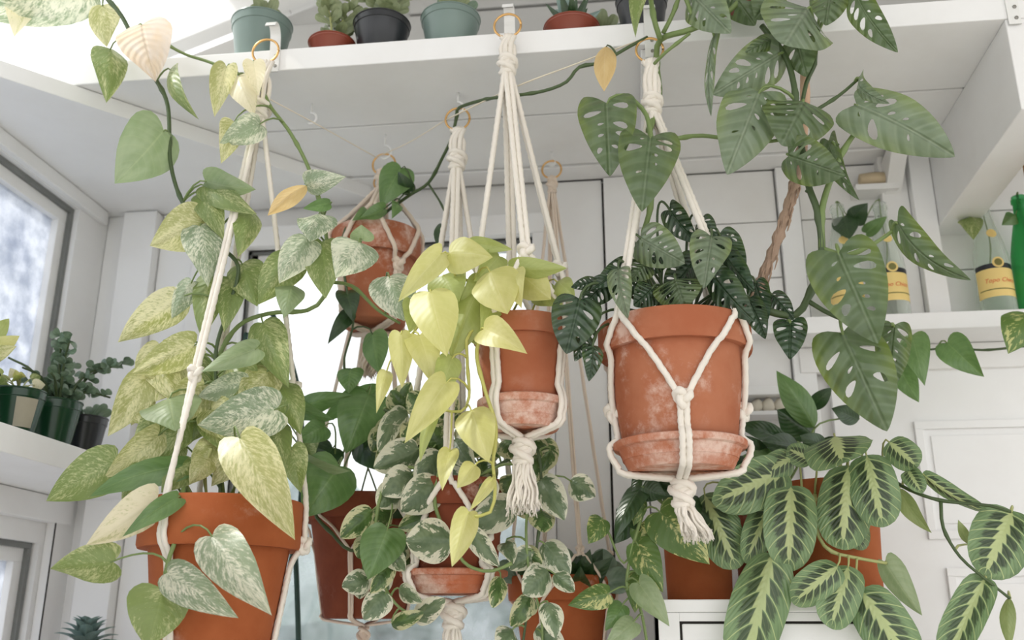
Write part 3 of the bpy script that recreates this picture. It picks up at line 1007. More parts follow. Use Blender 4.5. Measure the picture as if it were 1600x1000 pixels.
def plastic_pot(root, rt, rb, h, mat, n=36, lip=0.2):
    pf = [(0, 0), (rb - .002, 0), (rb, .002), (rt * .955, h * (1 - lip)), (rt * .985, h * (1 - lip) + .001), (rt, h - .003), (rt + .0015, h - .002), (rt + .001, h), (rt - .002, h), (rt * .94, h * (1 - lip)), (rt * .9, h * .75)]
    MB().lathe(pf, n).build('pot', mat, root, smooth=True).modifiers.new('e', 'EDGE_SPLIT').split_angle = R(35)
    MB().lathe([(rt * .93, h * .84), (rt * .5, h * .88), (.001, h * .88)], 20).build('soil', M['soil'], root, smooth=True)


def rleaf(root, base, d, ln, w, kind, roll=0.0, arch=.1, fold=.2, view=None, tgt=None, sm=None, pr=.0012):
    P0 = Vector(base)
    P1 = P0 + Vector(d).normalized() * ln
    add_leaf(root, P0, P1, w, kind, tgt, sm, roll, arch, fold, view=view, pr=pr)


bp = [(-1.075, 1.405, 'pl_green', .046, .088, 'dark green plastic pot with a yellow leaf at the window end of the bench'),
      (-1.060, 1.520, 'pl_green', .046, .080, 'green plastic pot with a grey sticker and small pale seedling on the bench'),
      (-1.058, 1.630, 'pl_green', .046, .086, 'round green plastic pot with a bushy jade plant on the bench'),
      (-1.060, 1.735, 'pl_black', .042, .078, 'black plastic pot half hidden by marbled leaves on the bench')]
bench_pots = []
for i, (x, y, m, r, h, lab) in enumerate(bp):
    t = thing('potted_jade_plant' if i == 2 else 'potted_seedling', lab, 'potted plant', (x, y, BZ))
    plastic_pot(t, r, r * .74, h, M[m])
    bench_pots.append(t)
# grey sticker wrapped on the second pot
t = bench_pots[1]
v, f = [], []
for i in range(9):
    a = R(-88 + 6.0 * i + 30)
    for z in (.012, .062):
        q = .046 * (.74 + .23 * z / .064) + .0012
        v.append((q * math.cos(a), q * math.sin(a), z))
f = [(2 * i, 2 * i + 2, 2 * i + 3, 2 * i + 1) for i in range(8)]
MB().add(v, f).build('sticker', M['sticker'], t, smooth=True)
rg = random.Random(5)
t = bench_pots[0]
top = t.location + Vector((0, 0, .08))
for d, ln, w, k in (((.5, .1, .35), .05, .035, 'n'), ((.6, -.1, .15), .055, .03, 'm'), ((.2, .4, .8), .05, .03, 'N')):
    rleaf(t, top + Vector(d) * .06 + Vector((0, 0, .02)), d, ln, w, k, tgt=top, sm=M['stem_pale'])
t = bench_pots[1]
top = t.location + Vector((0, 0, .07))
for i in range(11):
    a = rg.uniform(0, 6.28)
    d = Vector((math.cos(a), math.sin(a), rg.uniform(.1, .9)))
    rleaf(t, top + d * rg.uniform(.02, .035) + Vector((0, 0, .012)), d + Vector((0, 0, -.4)), rg.uniform(.02, .036), rg.uniform(.016, .024), rg.choice('Ncng'), tgt=top, sm=M['stem_pale'])
t = bench_pots[2]
top = t.location + Vector((0, 0, .075))
for i in range(15):
    a = rg.uniform(0, 6.28)
    e = top + Vector((math.cos(a) * rg.uniform(.03, .10), math.sin(a) * rg.uniform(.05, .19), rg.uniform(.03, .125)))
    S = stem(t, [top + Vector((math.cos(a), math.sin(a), 0)) * .01, (top + e) / 2 + Vector((0, 0, .02)), e], .0032, M['stem_dark'], .6)
    for p in S[2::2]:
        for _ in range(6):
            b = rg.uniform(0, 6.28)
            d = Vector((math.cos(b), math.sin(b), rg.uniform(-.2, .9)))
            if len([c for c in t.children]) < 290:
                rleaf(t, p, d, rg.uniform(.017, .026), rg.uniform(.012, .017), 'k', R(rg.uniform(-50, 50)), .08, .1)
t = bench_pots[3]
top = t.location + Vector((0, 0, .066))
for i in range(10):
    a = rg.uniform(0, 6.28)
    d = Vector((math.cos(a), math.sin(a), rg.uniform(.3, 1.2)))
    rleaf(t, top + d * .012, d, rg.uniform(.03, .05), rg.uniform(.014, .02), 'k')

# blue-grey rosette low in the left corner, on a stand
stand = thing('plant_stand', 'low white plant stand in the corner below the left window', 'stand', (-1.06, 1.84, 0))
MB().box(-.10, .10, -.10, .10, .865, .885).build('top', M['white'], stand, bevel=.002)
for sx in (-1, 1):
    for sy in (-1, 1):
        MB().box(sx * .085 - .012, sx * .085 + .012, sy * .085 - .012, sy * .085 + .012, 0, .865).build('leg', M['white'], stand)
t = thing('potted_succulent', 'blue grey succulent rosette low in the left corner', 'potted plant', (-1.06, 1.84, .885))
pot_parts(t, .055, .04, .085, M['terra_dark'])
for i in range(26):
    a = i * 2.4
    el = .25 + .055 * i
    d = Vector((math.cos(a), math.sin(a), el))
    rleaf(t, t.location + Vector((0, 0, .075 + .0012 * i)) + d.normalized() * .008, d, .066 - .0012 * i, .026, 'e', 0, .12, -.5, view=Vector((0, 0, 1)) - d * .01)

# ------------------------------------------------------------------ small pots on the upper shelf
TZ = SZ + ST
def top_pot(xp, Y, rpx, hpx, mat, label, succ, tilt=0.0, rb=.76):
    p = at(xp, 40, Y)
    s = px(xp, 30, Y)
    t = thing('potted_succulent', label, 'potted plant', (p.x, Y, TZ))
    plastic_pot(t, rpx * s, rpx * s * rb, hpx * s, M[mat])
    top = t.location + Vector((0, 0, hpx * s * .85))
    rg = random.Random(int(xp))
    if succ == 'stalk':
        for j in range(3):
            a = rg.uniform(0, 6.28)
            e = top + Vector((math.cos(a) * .03, math.sin(a) * .03, .07 + .02 * j))
            S = stem(t, [top, (top + e) / 2 + Vector((.004, 0, .01)), e], .0026, M['stem_pale'], .7)
            for p_ in S[2:]:
                for k in range(3):
                    b = rg.uniform(0, 6.28)
                    rleaf(t, p_, (math.cos(b), math.sin(b), rg.uniform(.1, .8)), rg.uniform(.026, .042), rg.uniform(.014, .019), 'u', 0, .08, -.15)
    elif succ == 'spiky':
        for i in range(18):
            a = i * 2.4
            d = Vector((math.cos(a), math.sin(a), .7 + .12 * i))
            rleaf(t, top + d.normalized() * .006, d, rg.uniform(.05, .075), rg.uniform(.013, .018), 'D' if i % 3 else 'e', 0, .06, -.2)
    else:
        for i in range(16):
            a = i * 2.4
            d = Vector((math.cos(a), math.sin(a), .9 + .12 * i))
            rleaf(t, top + d.normalized() * .012, d, rg.uniform(.038, .060), rg.uniform(.016, .022), 'u' if i % 3 else 'k', 0, .1, -.3)
    if tilt: t.rotation_euler = (0, 0, 0)
    return t
top_pot(410, 1.556, 46, 75, 'pl_teal', 'grey green plastic pot at the far left of the upper shelf', 'rosette')
top_pot(521, 1.546, 36, 25, 'pl_red', 'low red plastic pot between the teal and black pots on the upper shelf', 'stalk')
top_pot(597, 1.553, 44, 57, 'pl_black', 'black plastic pot standing between red and green pots on the upper shelf', 'stalk')
top_pot(704, 1.556, 46, 60, 'pl_teal', 'grey green plastic pot right of the black pot on the upper shelf', 'rosette')
top_pot(893, 1.553, 43, 27, 'pl_red', 'red plastic pot with an upright succulent in the middle of the upper shelf', 'spiky')
top_pot(940, 1.645, 26, 52, 'pl_pink', 'pale pink pot behind the red pot on the upper shelf', 'rosette')
top_pot(1004, 1.551, 40, 66, 'pl_black', 'black plastic pot behind the swiss cheese leaves on the upper shelf', 'spiky')
top_pot(1172, 1.555, 44, 30, 'pl_red', 'red plastic pot mostly hidden by swiss cheese leaves on the upper shelf', 'rosette')

# ------------------------------------------------------------------ cabinet with the pots that stand on it
CY = 1.66
ca, cb = at(1027, 937, CY), at(1402, 937, CY)
CZ = ca.z
cab = thing('cabinet', 'white cabinet with a dark edged front panel under the prayer plant', 'cabinet', (ca.x, CY, 0))
cw = cb.x - ca.x
MB().box(0, cw, .004, .335, 0, CZ - .02).build('body', M['gap'], cab)
MB().box(-.004, cw + .004, -.006, .34, CZ - .02, CZ).build('top', M['white'], cab, bevel=.002)
MB().box(0, .034, -.002, .02, 0, CZ - .0205).build('stile', M['white'], cab, bevel=.001)
MB().box(cw - .034, cw, -.002, .02, 0, CZ - .0205).build('stile', M['white'], cab, bevel=.001)
MB().box(.034, cw - .034, -.002, .02, CZ - .034, CZ - .0205).build('rail', M['white'], cab, bevel=.001)
MB().box(.038, cw - .038, -.001, .018, .3, CZ - .038).build('door', M['white'], cab, bevel=.002)
MB().box(.0, .003, .02, .335, 0, CZ - .02).build('side_panel', M['white'], cab)

# wooden bottles ledge: bottles with cuttings
def text_mesh(body, size):
    cu = bpy.data.curves.new('lettering', 'FONT')
    cu.body = body; cu.size = size; cu.align_x = 'CENTER'; cu.shear = 0.25
    o = bpy.data.objects.new('lettering', cu)
    col.objects.link(o)
    dg = bpy.context.evaluated_depsgraph_get()
    me = bpy.data.meshes.new_from_object(o.evaluated_get(dg))
    bpy.data.objects.remove(o)
    bpy.data.curves.remove(cu)
    return me


def bottle(xp, yb, Y, label, glass, paper=True, r=.034, h=.262):
    p = at(xp, 520, Y)
    t = thing('glass_bottle', label, 'bottle', (p.x, Y, LZ))
    pf = [(0, .006), (r * .7, .001), (r * .95, .003), (r, .012), (r, h * .42), (r * .97, h * .5), (r * .80, h * .62), (r * .55, h * .76), (r * .40, h * .86), (r * .37, h * .94), (r * .45, h * .945), (r * .45, h * .975), (r * .40, h * .985), (r * .40, h), (r * .33, h)]
    MB().lathe(pf, 36).build('glass', glass, t, smooth=True)
    if not paper: return t
    def band(n, m, z0, z1, a0, a1, off, par=None):
        v = []
        for i in range(19):
            a = R(-90 + a0 + (a1 - a0) * i / 18)
            for z in (z0, z1): v.append(((r + off) * math.cos(a), (r + off) * math.sin(a), z))
        return MB().add(v, [(2 * i, 2 * i + 2, 2 * i + 3, 2 * i + 1) for i in range(18)]).build(n, M[m], par or t, smooth=True)
    pl_ = band('paper_label', 'lab_y', h * .13, h * .36, -88, 88, .0006)
    band('label_band', 'lab_k', h * .36, h * .40, -88, 88, .0006, pl_)
    band('label_line', 'lab_g', h * .185, h * .193, -75, 75, .0011, pl_)
    # round emblem and neck seal
    for nm, m, zc, rad, off, q in (('emblem', 'lab_y', h * .405, .0115, .0012, 1), ('emblem_centre', 'lab_g', h * .405, .0075, .0017, 1), ('neck_seal', 'lab_y', h * .66, .010, .0012, .74)):
        v, f = [], []
        v.append((0, -(r * q + off), zc))
        for i in range(24):
            a = 2 * math.pi * i / 24
            x = rad * math.cos(a)
            z = zc + rad * math.sin(a)
            rr_ = float(np.interp(z / h, [0, .42, .5, .62, .76], [r, r, r * .97, r * .8, r * .55]))
            v.append((x, -math.sqrt(max(1e-8, (rr_ + off) ** 2 - x * x)), z))
        f = [(0, i + 1, (i + 1) % 24 + 1) for i in range(24)]
        v[0] = (0, sum(p_[1] for p_ in v[1:]) / 24 - .0006, zc)
        MB().add(v, f).build(nm, M[m], t if nm == 'neck_seal' else pl_, smooth=True)
    me = text_mesh('Topo Chico', .0125)
    for v in me.vertices:
        a = v.co.x / r - R(90)
        v.co = Vector(((r + .0013) * math.cos(a), (r + .0013) * math.sin(a), h * .245 + v.co.y))
    obj('lettering', me, M['lab_r'], pl_)
    return t

BY = 1.955
b1 = bottle(1330, 0, BY, 'clear glass bottle standing leftmost on the ledge, behind a swiss cheese leaf', M['clear'])
b2 = bottle(1400, 0, BY, 'clear glass bottle with yellow label just left of the white upright', M['clear'])
b3 = bottle(1567, 0, BY, 'clear glass bottle with yellow label beside the green bottle', M['clear'])
b4 = bottle(1628, 0, BY, 'green glass bottle at the right edge of the ledge', M['gbottle'], False)

def cutting(t, rows, label):
    c = thing('pothos_cutting', label, 'cutting', t.location)
    base = t.location + Vector((.002, 0, .20))
    S = stem(c, [t.location + Vector((-.006, 0, .10)), t.location + Vector((.004, 0, .16)), t.location + Vector((0, 0, .225)), t.location + Vector((0, -.003, .272))], .0016, M['stem'], .8)
    grow(c, rows, BY - .01, [], t.location + Vector((0, 0, .272)), M['stem'], pr=.0012, jit=.004, cj=.003)
    for o in c.children: pass
cutting(b1, '1332 345 1356 317 32 D\n1318 338 1328 374 40 D', 'dark green pothos cutting in the leftmost clear bottle')
cutting(b2, '1353 364 1386 338 22 G', 'single pale pothos leaf cutting in the bottle left of the white upright')
cutting(b3, '1515 338 1521 375 34 g\n1520 318 1534 296 13 G', 'yellow green pothos cutting in the clear bottle beside the green one')
cutting(b4, '1588 336 1565 352 24 G', 'pothos cutting leaning out of the green bottle')

# ------------------------------------------------------------------ hanging pots
def hang(plant, plabel, cat, xc, yt, Y, rpx, yb, rbf, mat, sau, hang_label, ring, ring_px, yk, yz1, yz2, ybot, ytail, az0, arms_knots, rr, rope_m, band=.26, bundle=.011, lean=(0, 0), sau_label=None, sau_mat=None, split=1.0):
    """yt: image row of the rim's near edge, yb: row of the pot's foot; all hung straight under the ring"""
    s = px(xc, yt, Y)
    r = rpx * s
    c = at(xc, yt, Y)
    zt = at(xc, yt, Y - r).z
    if sau:
        rs = sau[0] * s
        zst = at(xc, sau[1], Y - rs).z
        zs0 = at(xc, sau[2], Y - rs * .85).z
        zf = zs0 + (zst - zs0) * .33
    else:
        zf = at(xc, yb, Y - r * rbf).z
    h = zt - zf
    root = thing(plant, plabel, cat, (c.x, Y, zf))
    pot_parts(root, r, r * rbf, h, mat, band, step=r * .06)
    hb = h * (1 - band)
    rm = r * rbf + (r * .94 - r * rbf) * (1 - band)
    prof = [(zt, r), (zf + hb - .002, r), (zf + hb - .012, rm)]
    if sau:
        hs = zst - zs0
        prof += [(zst + .006, r * rbf + .004), (zst, rs), (zs0 + hs * .6, rs), (zs0, rs * .84), (zs0 - .004, rs * .78)]
        saucer((c.x, Y, zs0), rs, hs, sau_label, sau_mat or M['terra_bloom'])
    else:
        prof += [(zf + .003, r * rbf + .001), (zf - .002, r * rbf)]
    zb = (zs0 if sau else zf) - .012
    prof.append((zb, .003))
    zb2 = zb
    rg_ = at(ring[0], ring[1], ring[2])
    rs_ = ring_px * px(ring[0], ring[1], ring[2])
    zk = at(ring[0], yk, ring[2]).z
    z1 = at(xc, yz1, Y - r).z if yz1 else zt - .004
    z2 = at(xc, yz2, Y - r).z if yz2 else zt - .004
    az0 = az0 + math.degrees(math.atan2(-c.x, Y))
    tail = max(.05, zb - at(xc, ytail, Y).z - .03)
    hanger(hang_label, rg_, rs_, zk, (c.x, Y), prof, zb, az0, z1, z2, arms_knots[1], arms_knots[2], tail, rr, rope_m, bundle, lean, arms=arms_knots[0], split=split)
    return root, Vector((c.x, Y, zt - h * .2))

pD, cD = hang('potted_swiss_cheese_plant', 'large terracotta pot of swiss cheese plant with perforated leaves climbing a stick', 'potted plant', 1050, 475, 1.49, 117, 0, .70, M['terra'], (99, 672, 722),
    'white cord macrame hanger knotted in a V around the largest front pot', (1015, 78, 1.475), 21, 178, 0, 616, 738, 832, -40, (4, False, True), .0048, M['rope'], band=.22, lean=(.02, 0), sau_label='chalky terracotta saucer under the large swiss cheese plant pot')
pC, cC = hang('potted_neon_pothos', 'terracotta pot of lime yellow pothos hanging in the middle', 'potted plant', 816, 483, 1.49, 77, 0, .74, M['terra'], (69, 610, 660),
    'white macrame hanger holding the lime yellow pothos on four long cords', (793, 40, 1.475), 21, 116, 388, 0, 668, 790, 10, (4, True, False), .0046, M['rope'], band=.2, sau_label='stained terracotta saucer under the lime yellow pothos pot')
pA, cA = hang('potted_marble_pothos', 'large orange terracotta pot of cream marbled pothos at the lower left', 'potted plant', 352, 768, 1.47, 122, 1075, .64, M['terra_orange'], None,
    'white macrame hanger wrapped in marbled leaves at the left of the upper shelf', (415, 80, 1.475), 21, 186, 572, 838, 0, 1250, -40, (3, True, (1,)), .0042, M['rope'], band=.27, bundle=.013, split=0.0)
pB, cB = hang('potted_variegated_pothos', 'weathered terracotta pot of white edged pothos below the lime pothos', 'potted plant', 712, 742, 1.64, 82, 0, .78, M['terra_dark'], (82, 886, 926),
    'white macrame hanger with brass ring left of the lime pothos hanger', (715, 186, 1.625), 19, 264, 0, 840, 935, 1100, -8, (4, False, True), .0046, M['rope'], sau_label='peeling terracotta saucer with a thick tassel knot beneath it', bundle=.012)
pE, cE = hang('potted_green_pothos', 'small terracotta pot hanging high at the back under the shelf', 'potted plant', 590, 339, 1.78, 69, 494, .70, M['terra'], None,
    'tan macrame hanger around the small pot high at the back', (600, 257, 1.77), 18, 292, 308, 402, 0, 560, -12, (4, False, True), .0045, M['rope_tan'], band=.3)
pF, cF = hang('potted_aeonium', 'orange terracotta pot of dark rosette succulents low in the middle', 'potted plant', 878, 897, 1.88, 84, 1050, .7, M['terra_orange'], None,
    'thin tan cord hanger far back beside the white wall panel', (862, 265, 1.89), 15, 302, 858, 945, 0, 1150, 20, (4, True, False), .0026, M['rope_tan'], band=.26, bundle=.008)
pG, cG = hang('potted_trailing_pothos', 'dark terracotta pot of plain green pothos between the two lower pots', 'potted plant', 578, 766, 1.86, 100, 966, .62, M['terra_dark'], None,
    'thin tan cord hanger of the dark pot, rising behind the small back pot', (598, 285, 1.93), 14, 330, 0, 855, 0, 1040, -62, (4, False, False), .0026, M['rope_tan'], band=.2, bundle=.007)

# hooks on the shelf
strap(at(427, 100, 1.5).x, 2.0 - SZ)
strap(at(796, 60, 1.5).x, 2.0 - SZ)
strap(at(1016, 60, 1.5).x, 1.975 - SZ)
strap(at(1592, 60, 1.5).x, 1.99 - SZ)
def hook_for(ring, rpx):
    p = at(*ring)
    r = rpx * px(*ring)
    jhook(p.x, ring[2], SZ, SZ - (p.z + r) + .012)
hook_for((715, 186, 1.625), 19); hook_for((600, 257, 1.77), 18); hook_for((862, 265, 1.89), 15); hook_for((598, 285, 1.93), 14)
jhook(at(487, 170, 1.63).x, 1.63, SZ, .045)

# twine strung between the hooks
tw = thing('twine', 'thin beige twine strung in a zigzag between the hooks under the shelf', 'string', at(590, 245, 1.75))
def tpath(pts): return [at(*p) for p in pts]
MB().tube([p - tw.location for p in smooth_path(tpath([(412, 150, 1.48), (500, 197, 1.60), (588, 246, 1.75)]), .02)], .0011, 6).build('strand', M['twine'], tw, smooth=True)
MB().tube([p - tw.location for p in smooth_path(tpath([(588, 246, 1.75), (640, 222, 1.70), (697, 187, 1.625)]), .02)], .0011, 6).build('strand', M['twine'], tw, smooth=True)
MB().tube([p - tw.location for p in smooth_path(tpath([(697, 187, 1.625), (800, 138, 1.50), (905, 98, 1.49), (1012, 58, 1.48)]), .02)], .0014, 6).build('strand', M['twine'], tw, smooth=True)

# dark green cord looping in front of the back window
dc = thing('garden_cord', 'dark green cord hanging in a loop behind the left hanging pots', 'cord', at(460, 700, 1.97))
for pts in ([(392, 1030), (430, 960), (452, 890), (470, 780), (471, 650), (462, 590), (440, 520), (425, 490)], [(467, 1030), (465, 950), (460, 850), (445, 760), (400, 610), (372, 560)], [(368, 610), (378, 560), (385, 520)]):
    MB().tube([at(a, b, 1.97) - dc.location for a, b in [(p.x, p.z) for p in smooth_path([Vector((x, 0, y)) for x, y in pts], 12)]], .0058, 8).build('strand', M['dkcord'], dc, smooth=True)

def S(root, pts, r, mat, Y, taper=.7):
    return stem(root, [at(p[0], p[1], p[2] if len(p) > 2 else Y) for p in pts], r, mat, taper)

# ------------------------------------------------------------------ marbled pothos (left)
sm = M['stem']
st = [S(pA, [(350, 790), (336, 650), (340, 565), (372, 510), (420, 490), (480, 485), (505, 465), (513, 430), (507, 350), (485, 270), (455, 210), (425, 170), (398, 130), (335, 100), (290, 85), (258, 68)], .0042, sm, 1.47),
      S(pA, [(150, -20), (185, 18), (206, 55), (240, 118), (262, 165), (266, 250), (280, 305), (300, 335), (345, 385), (372, 416), (362, 470), (338, 545), (340, 640), (345, 790)], .0042, M['stem_dark'], 1.44),
      S(pA, [(300, 790), (288, 760, 1.40), (278, 830, 1.36), (262, 880, 1.345), (256, 925, 1.34)], .0042, sm, 1.42),
      S(pA, [(508, 440), (550, 447, 1.5), (590, 484, 1.5), (625, 505, 1.5)], .0035, sm, 1.49)]
grow(pA, '''
128 -18 -50 22 92 v 2 0 .05 .3
45 -40 22 58 66 c 0 0
160 8 167 74 46 m 0 20 .05
172 76 166 161 52 g 1
222 38 243 128 84 p 3 5 .1 .1
256 204 179 287 92 s 2 -10 .08 .2
266 108 311 187 26 g 1 35 .15
354 104 335 183 38 m 1
372 118 398 182 48 c 2 0
366 190 345 256 38 m 1
406 194 343 224 46 v 2
396 96 404 150 34 c 1
321 283 400 296 44 s 3 20
321 290 402 335 46 g 2
318 302 350 376 46 g 1
318 345 234 384 74 m 2 5
312 353 325 449 60 v 3
276 470 184 535 58 m 2
300 440 268 498 35 v 1
332 432 315 530 50 g -1
378 412 402 479 60 g 0
480 374 436 443 55 v 3
498 334 484 378 58 v 3
478 288 541 276 40 v 3
479 290 418 337 28 P 4 20
515 318 473 326 20 G 2
504 378 509 467 68 g 1
562 379 524 434 74 v 4 5
566 376 565 351 36 s 2
456 400 404 476 60 g 2
456 445 444 497 46 s 1
608 432 632 502 72 v 3
410 504 451 606 58 g 0
303 540 207 583 55 m 3
230 590 168 682 55 m 3
282 606 226 588 34 m 1
264 622 274 674 90 s 5 0 .1 .25
198 640 246 667 32 m 2
248 680 163 746 48 m 4
289 727 140 776 44 G 6 25
180 722 72 783 74 g 4
246 780 134 852 60 c 11 -10
276 778 191 839 32 G 12 25
177 878 78 889 62 g 12 -15
260 896 373 966 60 v 13
255 922 230 1012 92 g 13
331 838 425 962 76 v 13 10
432 640 308 664 78 v 5 0
374 684 461 844 84 m 11 0 .12
402 545 314 581 38 s 5 20
382 600 308 620 44 v 4
326 715 296 757 38 m 5
398 678 358 738 34 c 6
240 560 285 640 50 m 0
300 640 250 720 60 g 1
330 640 390 700 60 m 2
225 610 205 665 45 m 0
350 620 300 690 55 g -1
310 560 330 640 40 g -2
400 560 420 640 45 g -2
385 700 330 760 50 m 1
270 690 250 750 50 g -1
230 700 200 760 46 m 0
430 660 440 740 44 g -1
365 440 350 520 46 g -1
390 330 372 402 44 g 0
320 600 262 668 62 m 1
360 560 400 640 62 g 1
420 580 372 648 58 m 0
290 560 242 628 58 m 1
345 690 300 745 56 m 3
400 690 432 760 58 g 1
262 650 205 700 56 g 2
335 650 372 720 60 g 2
440 600 470 680 52 g -2
300 720 252 770 50 g 4
420 710 395 768 48 m 3
250 540 215 610 50 m 0
455 700 470 770 44 g 0
232 730 190 790 48 g 5
''', 1.45, st, cA, sm, .11)
S(pA, [(246, 700, 1.44), (280, 740, 1.45), (310, 790, 1.46)], .003, M['stem_pale'], 1.45)
S(pA, [(330, 700, 1.40), (320, 740, 1.42), (325, 790, 1.45)], .003, M['stem_pale'], 1.45)
S(pA, [(420, 640, 1.44), (380, 710, 1.45), (360, 790, 1.47)], .003, M['stem_pale'], 1.45)

# ------------------------------------------------------------------ plain green pothos in the dark pot
st = [S(pG, [(560, 800, 1.82), (520, 770, 1.74), (492, 800, 1.73), (520, 835, 1.73), (548, 860, 1.73), (590, 850, 1.72)], .0042, M['stem_dark'], 1.73)]
grow(pG, '''
393 612 523 656 44 G 5 15
455 642 551 617 36 G 4 -15
577 616 540 709 80 G 6 0
588 612 500 662 32 G 2 30
508 666 464 690 38 G 6
530 728 472 809 86 G 12 0
440 708 548 736 40 s 8 25
606 826 575 906 68 G 22 0
560 690 620 740 50 D 0
520 700 490 740 44 D 1
600 660 570 720 50 D 0
640 780 610 810 40 D 0
480 690 500 740 36 g 2
''', 1.74, st, cG, M['stem'], .1)

# ------------------------------------------------------------------ small pot high at the back
st = [S(pE, [(590, 345), (605, 330, 1.75), (640, 305, 1.72), (670, 285, 1.70), (692, 245, 1.66), (706, 215, 1.64), (714, 180, 1.62), (718, 168, 1.6), (760, 155, 1.54), (800, 150, 1.49), (850, 142, 1.475), (885, 128, 1.475), (905, 105, 1.475), (940, 97, 1.475), (985, 72, 1.475), (1012, 58, 1.475)], .0034, M['stem_dark'], 1.75, .9),
      S(pE, [(670, 288, 1.70), (690, 320, 1.70), (697, 345, 1.70), (690, 370, 1.71)], .0022, M['stem_dark'], 1.7),
      S(pE, [(545, 350), (536, 370, 1.70), (537, 420, 1.69), (545, 470, 1.69), (552, 505, 1.69), (538, 560, 1.69), (540, 585, 1.69)], .003, M['stem_dark'], 1.7)]
grow(pE, '''
627 262 594 324 50 G 3 20
602 326 563 340 24 G 4
622 316 612 342 20 G 4
690 350 688 396 18 D 2 30
541 456 552 503 36 D 3
546 490 512 538 25 D 3
582 520 592 583 42 G 3
548 576 545 615 40 G 3
575 330 550 345 20 G 3
947 72 944 143 34 P 24 10
640 300 622 268 24 D 0
''', 1.72, st, cE, M['stem_dark'], .12)

# ------------------------------------------------------------------ lime pothos
ns = M['stem_neon']
st = [S(pC, [(800, 500, 1.48), (765, 500, 1.41), (745, 548, 1.40), (757, 607, 1.40), (775, 667, 1.40), (770, 725, 1.40), (774, 762, 1.40), (766, 800, 1.40), (734, 808, 1.40)], .0034, ns, 1.42),
      S(pC, [(790, 490, 1.48), (735, 520, 1.41), (730, 560, 1.41), (733, 620, 1.41), (720, 643, 1.41), (690, 640, 1.41)], .003, ns, 1.42),
      S(pC, [(800, 490, 1.48), (740, 440, 1.43), (690, 450, 1.42), (660, 500, 1.41), (630, 540, 1.41)], .003, ns, 1.42)]
grow(pC, '''
690 395 622 472 42 n 5
702 396 770 402 56 n 6 -20
735 381 801 390 24 N 4
766 424 793 491 78 n 7 0
672 456 698 557 74 n 8 0
692 430 716 474 62 N 4
747 454 704 562 62 N 5
626 520 628 607 38 n 7
604 580 588 646 24 n 7
655 524 676 601 52 n 6
697 598 632 693 52 n 8
680 634 656 722 22 N 7
707 558 680 624 40 N 6
736 641 764 723 62 n 8 0
703 704 691 767 31 n 7
742 727 714 763 33 n 7
733 800 706 886 42 n 8 0
769 750 733 799 18 n 8
756 514 824 553 50 n 7
796 420 886 419 36 N 3
816 430 861 468 56 n 3
870 440 898 466 36 N 2
800 424 815 482 42 n 4
780 400 740 440 40 N 2
760 440 720 470 44 N 2
830 420 845 470 44 N 1
720 480 745 540 40 N 2
770 470 750 520 40 N 3
650 470 640 520 40 N 4
840 455 880 478 40 N 0
''', 1.46, st, cC + Vector((0, 0, .01)), ns, .09)

# ------------------------------------------------------------------ white edged pothos
st = [S(pB, [(720, 760), (800, 715, 1.60), (838, 700, 1.59), (846, 780, 1.59), (838, 860, 1.59), (826, 940, 1.59), (815, 1020, 1.59)], .003, M['stem_dark'], 1.6),
      S(pB, [(720, 760), (790, 725, 1.58), (825, 745, 1.57), (822, 830, 1.57), (828, 900, 1.57), (845, 960, 1.57), (848, 1020, 1.57)], .0028, M['stem'], 1.6),
      S(pB, [(700, 760), (640, 730, 1.57), (600, 760, 1.56), (585, 850, 1.56), (598, 910, 1.56), (625, 950, 1.56), (660, 965, 1.56)], .003, M['stem'], 1.6),
      S(pB, [(700, 760), (690, 730, 1.56), (680, 790, 1.55), (715, 865, 1.54), (740, 888, 1.53), (770, 892, 1.53), (800, 880, 1.53)], .0036, M['stem'], 1.6),
      S(pB, [(700, 760), (660, 690, 1.6), (620, 650, 1.6), (600, 640, 1.6)], .003, M['stem_dark'], 1.6)]
